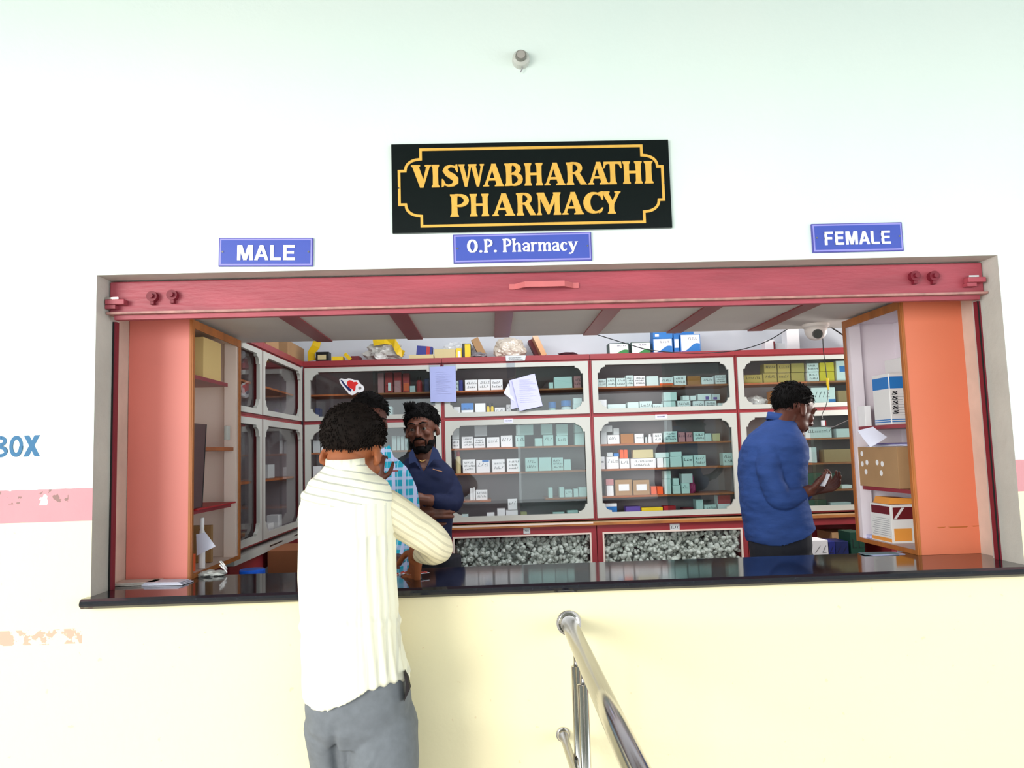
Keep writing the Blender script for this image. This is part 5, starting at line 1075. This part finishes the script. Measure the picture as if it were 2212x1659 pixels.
def eyes(M, parent, white=(120, 108, 98)):
    mw = mat('eye_white', white, .3); md = mat('eye_dark', (16, 10, 8), .2)
    for s in (-1, 1):
        b = bmesh.new(); ell(b, (0, 0, 0), (.0116,)*3, 3)
        for f in b.faces:
            if f.calc_center_median().normalized().y > .86: f.material_index = 1
        bmesh.ops.transform(b, matrix=M @ Matrix.Translation((s*.030, .0745, .0015)), verts=b.verts); rest(mesh_obj('eye', b, [mw, md], smooth=True), parent)
        b = bmesh.new(); rtube(b, [(s*.012, .094, .026), (s*.030, .094, .033), (s*.050, .078, .027)], [.003, .0042, .002], 6)
        bmesh.ops.transform(b, matrix=M, verts=b.verts); rest(mesh_obj('eyebrow', b, HAIRM, smooth=True), parent)
def stache(M, parent, beard=False):
    b = bmesh.new(); rtube(b, [(-.032, .075, -.058), (-.014, .092, -.047), (0, .095, -.046), (.014, .092, -.047), (.032, .075, -.058)], [.0025, .0055, .0045, .0055, .0025], 8)
    bmesh.ops.transform(b, matrix=M, verts=b.verts); rest(mesh_obj('moustache', b, HAIRM, smooth=True), parent)
    if beard:
        b = bmesh.new(); ell(b, (0, .056, -.100), (.032, .0265, .0215))
        for s in (-1, 1):
            ell(b, (s*.041, .020, -.070), (.0232, .0395, .031)); rtube(b, [(s*.033, .072, -.062), (s*.029, .073, -.092)], .0045, 8)
            rtube(b, [(s*.02, .058, -.108), (s*.045, .03, -.085)], .018, 10)
        bmesh.ops.transform(b, matrix=M, verts=b.verts); solid('beard', b, HAIRM, .003, 2, parent, (.0015, 90, (1, 1, 1)))
HAIRM = mat('black_hair', (11, 9, 9), .75, spec=.12)
HAIRB = mat('brown_black_hair', (24, 17, 14), .75, spec=.12, var=.4, scale=30)
SHOE = mat('dark_shoe', (24, 20, 18), .4)
def ring(pl, pr, py, yc, ry, rot=0, z=None):
    a, b = at(pl, py, yc), at(pr, py, yc); return ((a.x+b.x)/2, yc, a.z if z is None else z, (b.x-a.x)/2, ry, rot)
def shoes(parent, fx):
    for x, y, th in fx:
        b = bmesh.new(); ell(b, (0, .03, .035), (.045, .10, .035), 3); ell(b, (0, .09, .028), (.046, .06, .027), 3); ell(b, (0, -.04, .04), (.038, .05, .04), 3)
        for v in b.verts: v.co.z = max(v.co.z, .001)
        bmesh.ops.transform(b, matrix=Matrix.Translation((x, y, 0)) @ Matrix.Rotation(math.radians(th), 4, 'Z'), verts=b.verts)
        rest(mesh_obj('shoe', b, SHOE, smooth=True), parent)
def stripes(name, base, line, period, width, axis='x', second=None, rough=.8, bumpy=.25, warp=.004):
    m = bpy.data.materials.new(name); m.use_nodes = True; nt = m.node_tree; N = nt.nodes; L = nt.links; b = N['Principled BSDF']
    b.inputs['Roughness'].default_value = rough; b.inputs['Specular IOR Level'].default_value = .15
    tc = N.new('ShaderNodeTexCoord'); nz = N.new('ShaderNodeTexNoise'); nz.inputs['Scale'].default_value = 7; L.new(tc.outputs['Object'], nz.inputs[0])
    sp = N.new('ShaderNodeSeparateXYZ'); L.new(tc.outputs['Object'], sp.inputs[0])
    def M_(op, a, b_):
        x = N.new('ShaderNodeMath'); x.operation = op
        for i, v in enumerate((a, b_)):
            if isinstance(v, (int, float)): x.inputs[i].default_value = v
            else: L.new(v, x.inputs[i])
        return x.outputs[0]
    def band(out, per, wd):
        v = M_('ADD', out, M_('MULTIPLY', nz.outputs[0], warp*4)); v = M_('DIVIDE', v, per); v = M_('FRACT', M_('ADD', v, 50.0), 0); return M_('LESS_THAN', v, wd/per)
    if isinstance(axis, tuple):
        d = N.new('ShaderNodeVectorMath'); d.operation = 'DOT_PRODUCT'; L.new(tc.outputs['Object'], d.inputs[0]); d.inputs[1].default_value = axis; src = d.outputs['Value']
    else: src = sp.outputs['xyz'.index(axis)]
    f = band(src, period, width)
    mx = N.new('ShaderNodeMix'); mx.data_type = 'RGBA'; mx.inputs[6].default_value = lin(base)+(1,); mx.inputs[7].default_value = lin(line)+(1,); L.new(f, mx.inputs[0]); col = mx.outputs[2]
    if second:
        f2 = band(sp.outputs[2], second[1], second[2]); mx2 = N.new('ShaderNodeMix'); mx2.data_type = 'RGBA'; L.new(col, mx2.inputs[6]); mx2.inputs[7].default_value = lin(second[0])+(1,); L.new(M_('MULTIPLY', f2, .75), mx2.inputs[0]); col = mx2.outputs[2]
        f3 = band(src, second[3], second[4]); mx3 = N.new('ShaderNodeMix'); mx3.data_type = 'RGBA'; L.new(col, mx3.inputs[6]); mx3.inputs[7].default_value = lin(second[5])+(1,); L.new(M_('MULTIPLY', f3, .7), mx3.inputs[0]); col = mx3.outputs[2]
    L.new(col, b.inputs['Base Color'])
    n2 = N.new('ShaderNodeTexNoise'); n2.inputs['Scale'].default_value = 9; n2.inputs['Detail'].default_value = 3; L.new(tc.outputs['Object'], n2.inputs[0])
    bp = N.new('ShaderNodeBump'); bp.inputs['Strength'].default_value = bumpy; bp.inputs['Distance'].default_value = .03; L.new(n2.outputs[0], bp.inputs['Height']); L.new(bp.outputs[0], b.inputs['Normal'])
    return m
# ---------- customer with his back to us
yc = -.21
cu = empty('person', (at(755, 1300, yc).x, yc, 0), 'man in cream striped shirt leaning on the counter, back to the viewer', 'person')
SK = mat('skin_brown', (150, 86, 52), .55, spec=.35)
Hc = at(763, 978, -.15); M1 = headmat(Hc, -16, 24, 2, 1.06)
b = head_bm(M1)
nb = at(748, 1030, yc)
rtube(b, [M1 @ Vector((0, -.03, -.03)), M1 @ Vector((0, -.026, -.080)), (nb.x, yc, nb.z-.02)], [.056, .052, .046], 18)
TR = [ring(680, 835, 1400, yc, .08), ring(680, 830, 1200, yc, .08), ring(680, 825, 1110, yc, .075), ring(705, 800, 1070, yc, .05), ring(722, 775, 1045, yc, .035)]
loft(b, TR, 24)
sh_, el_, wr_ = at(815, 1095, yc+.01), at(944, 1182, -.12), at(902, 1196, .07)
limb(b, [at(812, 1105, yc+.01), at(850, 1112, yc+.01), at(900, 1142, -.17), at(944, 1177, -.12), at(938, 1192, -.06), wr_], [.028, .028, .028, .027, .026, .025], 12)
hand_bm(b, wr_+Vector((-.005, .012, -.004)), (-.10, .42, -.55), (-.6, .1, -.5), 1, .45)
ls, le, lw_ = at(690, 1095, yc), at(688, 1205, -.10), at(745, 1222, .06)
limb(b, [at(692, 1100, yc), at(694, 1205, -.12), lw_], [.028, .028, .025], 12); hand_bm(b, lw_, (.5, .8, -.25), (.1, -.2, -1), -1, .4)
LL, RL = at(735, 1659, -.16), at(828, 1659, -.24)
hp = at(775, 1520, yc)
for kx, q, s in ((hp.x-.075, LL, -1), (hp.x+.06, RL, 1)):
    rtube(b, [(kx, yc, hp.z), (q.x, q.y, .50), (q.x, q.y-.01, .12)], [.038, .036, .03], 14)
rtube(b, [(hp.x-.05, yc, hp.z), (hp.x+.05, yc, hp.z)], .065, 14)
solid('body', b, SK, .0048, 3, cu)
# shirt
CREAM = stripes('cream_striped_cloth', (240, 236, 214), (222, 219, 202), .024, .006, 'x', bumpy=.35)
hemp = [(640, 1495), (655, 1499), (700, 1512), (740, 1505), (790, 1478), (830, 1452), (852, 1444), (872, 1452), (892, 1468), (910, 1475)]
hempts = [at(a, b_, yc) for a, b_ in hemp]
def hem(X, Y):
    for p, q in zip(hempts, hempts[1:]):
        if p.x <= X <= q.x: return p.z+(q.z-p.z)*(X-p.x)/(q.x-p.x)
    return hempts[0].z if X < hempts[0].x else hempts[-1].z
R1 = [ring(656, 887, 1480, yc, .128), ring(654, 878, 1440, yc, .124), ring(652, 868, 1400, yc, .120), ring(650, 860, 1330, yc, .114), ring(648, 855, 1250, yc, .112),
      ring(647, 855, 1180, yc, .114), ring(647, 857, 1110, yc, .112), ring(652, 852, 1075, yc, .105), ring(664, 838, 1046, yc, .088), ring(680, 812, 1028, yc, .070), ring(697, 795, 1014, yc, .058), ring(702, 790, 1004, yc, .054)]
b = bmesh.new(); loft(b, R1, 40, hem)
def creases(o, fn):
    nors = [v.normal.copy() for v in o.data.vertices]
    for v, nv_ in zip(o.data.vertices, nors): v.co += nv_*fn(v.co)
sh1 = solid('shirt', b, CREAM, .006, 3, cu, (.0045, 5, (1, 1, 1.6)))
zc0 = at(740, 1060, yc).z; zc1 = at(740, 1360, yc).z; xc = at(755, 1200, yc).x
def cre(c):
    r_ = 0
    t = (c.z-zc0)
    if abs(t) < .06 and c.x < xc+.03 and c.y < yc: r_ += .0035*math.sin((c.z*1.0+c.x*.25)*150)*(1-abs(t)/.06)
    t = c.z-(zc1+.05*math.cos((c.x-xc)*9)); 
    if abs(t) < .045 and c.y < yc+.03: r_ += .004*math.cos(t*130)*(1-abs(t)/.045)
    if c.x > xc+.05 and c.z < zc0-.12: r_ += .003*math.sin(c.x*170+c.y*120+c.z*8)
    return r_
creases(sh1, cre)
YOKE = stripes('cream_yoke_cloth', (240, 236, 214), (190, 188, 176), .020, .004, (.22, 0, 1), bumpy=.3)
sh1.data.materials.append(YOKE)
zy = at(740, 1088, yc).z
for p in sh1.data.polygons:
    c = p.center
    if c.z > zy and c.y < yc+.02: p.material_index = 1
b = bmesh.new(); cpts = []
for k in range(20):
    t = 2*math.pi*k/20; q = at(746, 1004, yc); cpts.append((q.x+.052*math.cos(t), yc+.055*math.sin(t), q.z+.004*math.sin(t)))
for k in range(20):
    a_, c_ = Vector(cpts[k]), Vector(cpts[(k+1) % 20]); 
b1 = [b.verts.new(Vector(p)+Vector((0, 0, -.016))) for p in cpts]; b2 = [b.verts.new(Vector(((p[0]-cpts[0][0]+.052)*.96+cpts[0][0]-.052, (p[1]-yc)*.96+yc, p[2]+.018))) for p in cpts]
for k in range(20): b.faces.new((b1[k], b1[(k+1) % 20], b2[(k+1) % 20], b2[k]))
o = mesh_obj('collar', b, CREAM, smooth=True); sd = o.modifiers.new('t', 'SOLIDIFY'); sd.thickness = .005; sd.offset = 1; bake(o); rest(o, cu)
ax = (el_-sh_).normalized(); per = Vector((ax.z, 0, -ax.x)).normalized()
CREAM2 = stripes('cream_sleeve_cloth', (236, 226, 196), (212, 202, 174), .018, .006, tuple(per), bumpy=.3)
b = bmesh.new()
limb(b, [at(790, 1100, yc+.01), at(832, 1104, yc+.01), at(890, 1136, -.17), at(943, 1174, -.12), at(942, 1193, -.06), at(910, 1198, .04)], [.060, .064, .054, .045, .038, .029], 24)
solid('sleeve', b, CREAM2, .005, 3, cu, (.0035, 9, (1, 1, 1)))
b = bmesh.new(); limb(b, [at(692, 1100, yc), at(694, 1205, -.12), at(742, 1222, .04)], [.055, .046, .032], 20)
solid('sleeve', b, CREAM, .006, 3, cu)
# trousers
GREYT = mat('grey_trousers', (112, 116, 122), .85, var=.12, scale=40, bump=.35, bscale=8)
b = bmesh.new()
loft(b, [ring(690, 880, 1600, yc, .09), ring(664, 892, 1565, yc, .112), ring(660, 889, 1520, yc, .118), ring(664, 882, 1470, yc, .112), ring(672, 872, 1420, yc, .10)], 32)
for q, r0, x0_, x1_ in ((LL, .080, 722, 735), (RL, .092, 828, 830)):
    t0 = at(x0_, 1560, yc); t1 = at(x1_, 1659, q.y)
    limb(b, [t0, (t1.x, q.y, t1.z), (q.x, q.y+.01, .42), (q.x, q.y, .10)], [r0*1.05, r0, r0*.8, r0*.78], 24)
tr = solid('trousers', b, GREYT, .006, 4, cu, (.003, 8, (1, 1, 1)))
xcr = at(742, 1600, yc).x; zcr = at(742, 1600, yc).z
def cre2(c):
    if c.y > yc: return 0
    g = math.exp(-((c.x-(xcr-.012*(1-max(0, min(1, (c.z-zcr)/.12)))))/.012)**2)*max(0, min(1, (zcr+.10-c.z)/.10))*.018
    f_ = math.exp(-((c.x-(xcr+.10+(zcr-c.z)*-.6))/.009)**2)*.005*max(0, min(1, (zcr+.03-c.z)/.05))
    return -g+f_
creases(tr, cre2)
b = bmesh.new(); pp = [at(x_, y_, yc-.055) for x_, y_ in ((874, 1448), (882, 1462), (887, 1485), (880, 1500), (874, 1512), (877, 1492), (878, 1472))]
prism(b, [(p.x, p.z) for p in pp], yc-.075, yc-.045); rest(mesh_obj('pocket', b, mat('dark_pocket', (30, 24, 26), .8)), cu)
hair_obj(M1, HAIRB, cu, 1500, .010, .62, 1.02, 3, .008, back=-.070)
shoes(cu, [(LL.x, LL.y+.03, 0), (RL.x, RL.y+.03, -14)])
# ---------- man in checked shirt
yp = .95
pl = empty('person', (at(800, 1100, yp).x, yp, 0), 'young man in turquoise checked shirt behind the counter, mostly hidden', 'person')
SKD = mat('skin_dark', (84, 44, 32), .5, spec=.35)
Hp = at(797, 912, yp-.02); M2 = headmat(Hp, 206, 12, -3, 1.0)
b = head_bm(M2)
nb = at(800, 985, yp)
rtube(b, [M2 @ Vector((0, -.02, -.03)), M2 @ Vector((0, -.03, -.08)), (nb.x, yp, nb.z-.02)], [.054, .052, .06], 16)
loft(b, [ring(735, 870, 1250, yp, .08), ring(735, 870, 1060, yp, .08), ring(760, 845, 1020, yp, .06), ring(775, 825, 1000, yp, .045)], 24)
s2, e2, w2 = at(872, 1030, yp), at(886, 1165, yp-.02), at(850, 1215, yp-.26)
limb(b, [at(868, 1018, yp), at(884, 1080, yp), at(887, 1160, yp-.02), at(862, 1205, yp-.18), w2], [.028, .028, .027, .025, .024], 12); hand_bm(b, w2, (-.5, -.8, -.1), (0, 0, -1), 1, .4)
s3, e3, w3 = at(722, 1030, yp), at(738, 1130, yp-.16), at(812, 1045, yp-.27)
limb(b, [at(726, 1025, yp), at(738, 1128, yp-.14), at(800, 1065, yp-.25), w3], [.028, .028, .026, .024], 12); hand_bm(b, w3, (.05, -.05, 1), (.2, 1, 0), -1, .85, .0, .9)
for k, x_ in ((-1, nb.x-.10), (1, nb.x+.08)): rtube(b, [(x_, yp, .95), (x_, yp, .50), (x_, yp, .10)], [.055, .04, .03], 12)
rtube(b, [(nb.x-.08, yp, .97), (nb.x+.06, yp, .97)], .07, 12)
solid('body', b, SKD, .005, 3, pl)
CHECK = stripes('turquoise_check_cloth', (34, 150, 176), (178, 184, 220), .042, .014, 'x', ((178, 184, 220), .040, .013, .021, .0035, (160, 200, 214)), bumpy=.25, warp=.002)
b = bmesh.new()
loft(b, [ring(712, 893, 1270, yp, .115), ring(710, 892, 1160, yp, .115), ring(706, 890, 1080, yp, .118), ring(712, 884, 1025, yp, .10), ring(730, 866, 1000, yp, .08), ring(758, 842, 984, yp, .062), ring(766, 834, 972, yp, .055)], 36)
limb(b, [at(858, 1022, yp), at(880, 1070, yp), at(886, 1160, yp-.02), at(862, 1205, yp-.18)], [.050, .047, .040, .030], 20)
limb(b, [at(735, 1025, yp), at(738, 1128, yp-.14), at(800, 1065, yp-.25)], [.052, .044, .032], 20)
solid('shirt', b, CHECK, .0055, 3, pl, (.003, 6, (1, 1, 1)))
b = bmesh.new()
for pts in (((820, 972), (842, 962), (858, 1004), (838, 988)), ((772, 962), (790, 972), (784, 1000), (766, 986))):
    b = bmesh.new(); prism(b, [(at(x_, y_, yp-.07).x, at(x_, y_, yp-.07).z) for x_, y_ in pts], yp-.085, yp-.079); rest(mesh_obj('collar', b, CHECK), pl)
pk0, pk1 = at(843, 1016, yp-.118), at(860, 1019, yp-.118)
rest(bx('pocket_tag', pk0.x, yp-.1255, pk0.z-.006, pk1.x, yp-.117, pk0.z, mat('rust_tag', (150, 70, 70), .6)), pl)
DKT = mat('dark_trousers', (28, 30, 40), .8)
b = bmesh.new(); loft(b, [ring(718, 888, 1300, yp, .10), ring(718, 888, 1262, yp, .105)], 24)
for x_ in (nb.x-.10, nb.x+.08): tube(b, [(x_, yp, 1.0), (x_, yp, .5), (x_, yp, .09)], [.09, .07, .065], 18)
solid('trousers', b, DKT, .008, 3, pl)
eyes(M2, pl); stache(M2, pl, True); hair_obj(M2, HAIRM, pl, 900, .022, .50, 1.0, 5, .012)
shoes(pl, [(nb.x-.10, yp-.03, 180), (nb.x+.08, yp-.03, 190)])
# ---------- man in navy shirt, arms crossed
yn = 1.45
nv = empty('person', (at(920, 1100, yn).x, yn, 0), 'man in navy shirt standing with crossed arms and facing the viewer', 'person')
SKN = mat('skin_warm_dark', (98, 56, 40), .5, spec=.4)
Hn = at(911, 927, yn-.02); M3 = headmat(Hn, 172, 2, 4, .98)
b = head_bm(M3); nb = at(915, 992, yn)
rtube(b, [M3 @ Vector((0, -.02, -.03)), M3 @ Vector((0, -.03, -.085)), (nb.x, yn, nb.z-.03)], [.054, .053, .062], 16)
loft(b, [ring(862, 956, 1230, yn, .08), ring(862, 960, 1080, yn, .08), ring(862, 956, 1040, yn, .085), ring(880, 948, 1012, yn, .080), ring(890, 940, 996, yn, .060)], 24)
s4, e4, w4 = at(978, 1035, yn), at(982, 1092, yn-.08), at(915, 1080, yn-.20)
limb(b, [at(962, 1028, yn), at(979, 1062, yn-.01), at(975, 1088, yn-.08), at(938, 1082, yn-.17), w4], [.028, .028, .030, .029, .026], 12); hand_bm(b, w4, (-1, -.05, .12), (0, 1, 0), 1, .35)
s5, e5, w5 = at(850, 1035, yn), at(848, 1095, yn-.08), at(920, 1106, yn-.16)
limb(b, [at(864, 1028, yn), at(850, 1062, yn-.01), at(856, 1094, yn-.08), at(900, 1104, yn-.15), at(916, 1107, yn-.165)], [.028, .028, .030, .033, .027], 12); hand_bm(b, at(918, 1107, yn-.165), (1, .12, .05), (0, 1, 0), -1, .55)
for x_ in (nb.x-.09, nb.x+.09): rtube(b, [(x_, yn, .93), (x_, yn, .50), (x_, yn, .10)], [.055, .04, .03], 12)
rtube(b, [(nb.x-.08, yn, .95), (nb.x+.06, yn, .95)], .07, 12)
solid('body', b, SKN, .0045, 3, nv)
NAVY = mat('navy_cloth', (20, 29, 62), .75, spec=.25, var=.15, scale=12, bump=.4, bscale=9)
b = bmesh.new()
loft(b, [ring(846, 974, 1215, yn, .112), ring(844, 976, 1150, yn, .11), ring(842, 982, 1090, yn, .115), ring(840, 986, 1045, yn, .115), ring(848, 980, 1018, yn, .10), ring(866, 962, 1000, yn, .082), ring(882, 948, 988, yn, .064)], 36)
limb(b, [at(955, 1025, yn), at(976, 1060, yn-.01), at(975, 1088, yn-.08), at(940, 1082, yn-.17)], [.056, .052, .048, .036], 20)
limb(b, [at(870, 1025, yn), at(850, 1060, yn-.01), at(856, 1094, yn-.08), at(885, 1103, yn-.14)], [.056, .052, .048, .038], 20)
o = solid('shirt', b, NAVY, .005, 3, nv, (.004, 10, (1, 1, 1.6)))
# open V neck: press the shirt back inside the skin there
v0, v1 = at(915, 1018, yn-.1), at(915, 985, yn-.1)
for v in o.data.vertices:
    if v.co.y < yn and v.co.z > v0.z:
        hwid = .040*(v.co.z-v0.z)/(v1.z-v0.z)
        if abs(v.co.x-v0.x) < hwid: v.co.y += .040
b = bmesh.new()
for pts in (((936, 964), (946, 972), (956, 994), (938, 992), (924, 1008)), ((892, 970), (884, 980), (884, 1002), (898, 998), (908, 1012))):
    b = bmesh.new(); prism(b, [(at(x_, y_, yn-.08).x, at(x_, y_, yn-.08).z) for x_, y_ in pts], yn-.100, yn-.092); rest(mesh_obj('collar', b, mat('navy_collar', (36, 50, 92), .7)), nv)
q0, q1 = at(935, 1014, yn-.12), at(955, 1018, yn-.12)
bm = bmesh.new(); prism(bm, [(q0.x, q0.z), (q1.x, q1.z-.004), (q1.x, q1.z), (q0.x, q0.z+.003)], yn-.121, yn-.111); rest(mesh_obj('pocket_tag', bm, mat('tan_tag', (196, 140, 100), .6)), nv)
q = at(913, 996, yn-.10); bm = bmesh.new()
for k in range(7): ell(bm, (q.x-.014+.0045*k, yn-.112, q.z-.0006*(9-(k-3)**2)+.004), (.0028, .002, .0026), 2)
rest(mesh_obj('necklace', bm, mat('gold_metal', (220, 180, 110), .3, metal=1)), nv)
b = bmesh.new(); loft(b, [ring(852, 972, 1230, yn, .10), ring(852, 970, 1205, yn, .105)], 24)
for x_ in (nb.x-.09, nb.x+.09): tube(b, [(x_, yn, 1.0), (x_, yn, .5), (x_, yn, .09)], [.09, .07, .065], 18)
solid('trousers', b, DKT, .008, 3, nv)
def quiff(b, rr):
    for i in range(260):
        p = Vector((rr.uniform(.01, .065), rr.uniform(-.02, .055), .108+rr.uniform(-.015, .006))); 
        tube(b, [p, p+Vector((.004, .004, .018)), p+Vector((.012*rr.random(), rr.uniform(-.01, .02), .026+.012*rr.random()))], [.0035, .0028, .0004], 5)
    ell(b, (.036, .012, .112), (.032, .036, .022), 3)
eyes(M3, nv); stache(M3, nv, True); hair_obj(M3, HAIRM, nv, 1500, .010, .56, 1.05, 8, .012, quiff)
shoes(nv, [(nb.x-.09, yn-.03, 175), (nb.x+.09, yn-.03, 185)])
# ---------- man in blue shirt, facing right
yb = 1.1
bl = empty('person', (at(1670, 1100, yb).x, yb, 0), 'man in bright blue shirt facing right and holding a slim white device', 'person')
Hb = at(1715, 886, yb); M4 = headmat(Hb, -72, 20, 0, 1.02)
b = head_bm(M4); nb = at(1682, 950, yb)
rtube(b, [M4 @ Vector((0, -.03, -.03)), M4 @ Vector((0, -.045, -.085)), (nb.x, yb, nb.z-.01)], [.054, .053, .060], 16)
loft(b, [ring(1640, 1730, 1230, yb, .10), ring(1630, 1715, 1060, yb, .12), ring(1630, 1710, 985, yb, .11), ring(1660, 1706, 950, yb, .06)], 24)
s6, e6, w6 = at(1660, 985, yb-.15), at(1690, 1082, yb-.17), at(1742, 1062, yb-.16)
limb(b, [at(1662, 972, yb-.13), at(1668, 1020, yb-.16), at(1690, 1072, yb-.17), w6], [.028, .028, .028, .025], 12); hand_bm(b, w6, (1, .1, .25), (-.2, .5, 1), 1, .75)
s7, e7, w7 = at(1672, 985, yb+.13), at(1700, 1080, yb+.15), at(1752, 1060, yb+.05)
limb(b, [at(1672, 975, yb+.10), at(1682, 1020, yb+.13), at(1700, 1075, yb+.13), w7], [.028, .028, .028, .025], 12); hand_bm(b, w7, (1, -.2, .2), (0, -.5, 1), -1, .6)
for y_ in (yb-.09, yb+.09): rtube(b, [(nb.x, y_, .95), (nb.x+.02, y_, .50), (nb.x, y_, .10)], [.055, .04, .03], 12)
rtube(b, [(nb.x, yb-.07, .97), (nb.x, yb+.07, .97)], .07, 12)
solid('body', b, SKD, .005, 3, bl)
BLUES = mat('bright_blue_cloth', (44, 70, 128), .8, spec=.2, var=.15, scale=10, bump=.7, bscale=11, stretch=(1, 1, 2.5))
hp2 = [at(a, b_, yb) for a, b_ in ((1590, 1165), (1622, 1172), (1665, 1172), (1705, 1160), (1752, 1136), (1775, 1130))]
def hem2(X, Y):
    for p, q in zip(hp2, hp2[1:]):
        if p.x <= X <= q.x: return p.z+(q.z-p.z)*(X-p.x)/(q.x-p.x)
    return hp2[0].z if X < hp2[0].x else hp2[-1].z
b = bmesh.new()
loft(b, [ring(1618, 1754, 1165, yb, .165), ring(1612, 1748, 1130, yb, .165), ring(1604, 1738, 1090, yb, .17), ring(1600, 1734, 1040, yb, .175), ring(1600, 1736, 995, yb, .18), ring(1606, 1736, 965, yb, .17), ring(1622, 1727, 938, yb, .13), ring(1648, 1716, 918, yb, .085), ring(1662, 1712, 906, yb, .062)], 40, hem2)
limb(b, [at(1662, 975, yb-.11), at(1664, 1025, yb-.15), at(1686, 1076, yb-.17), at(1728, 1068, yb-.16)], [.058, .056, .050, .038], 20)
limb(b, [at(1672, 975, yb+.10), at(1682, 1020, yb+.13), at(1700, 1075, yb+.13), at(1738, 1066, yb+.07)], [.058, .055, .048, .038], 20)
solid('shirt', b, BLUES, .0055, 4, bl, (.0065, 9, (1, 1, 2.2)))
b = bmesh.new(); cc = at(1685, 908, yb); P1 = []; P2 = []
for k in range(18):
    t = 2*math.pi*k/18; P1.append(b.verts.new((cc.x+.058*math.cos(t), yb+.060*math.sin(t), cc.z-.012-.018*math.cos(t)))); P2.append(b.verts.new((cc.x+.004+.052*math.cos(t), yb+.054*math.sin(t), cc.z+.022-.018*math.cos(t))))
for k in range(18): b.faces.new((P1[k], P1[(k+1) % 18], P2[(k+1) % 18], P2[k]))
o = mesh_obj('collar', b, BLUES, smooth=True); sd = o.modifiers.new('t', 'SOLIDIFY'); sd.thickness = .005; sd.offset = 1; bake(o); rest(o, bl)
b = bmesh.new(); loft(b, [ring(1628, 1744, 1230, yb, .12), ring(1622, 1748, 1180, yb, .14), ring(1625, 1744, 1130, yb, .14)], 24)
for y_ in (yb-.09, yb+.09): tube(b, [(nb.x, y_, 1.0), (nb.x+.02, y_, .5), (nb.x, y_, .09)], [.10, .075, .065], 18)
solid('trousers', b, DKT, .007, 3, bl)
eyes(M4, bl); hair_obj(M4, HAIRM, bl, 1100, .008, .62, .95, 11, .012, back=-.085)
shoes(bl, [(nb.x, yb-.09, -80), (nb.x, yb+.09, -80)])
ph0 = at(1774, 1050, yb-.20); ph1 = at(1786, 1024, yb-.20); d = (ph1-ph0); L_ = d.length; an = math.atan2(d.x, d.z)
bm = bmesh.new(); box(bm, -.004, -.03, 0, .004, .03, L_, .002); o = mesh_obj('phone', bm, mat('device_white', (200, 200, 206), .3)); o.location = ph0; o.rotation_euler = (0, an, 0); tag(o, 'slim white device held up by the man in the blue shirt', 'phone')
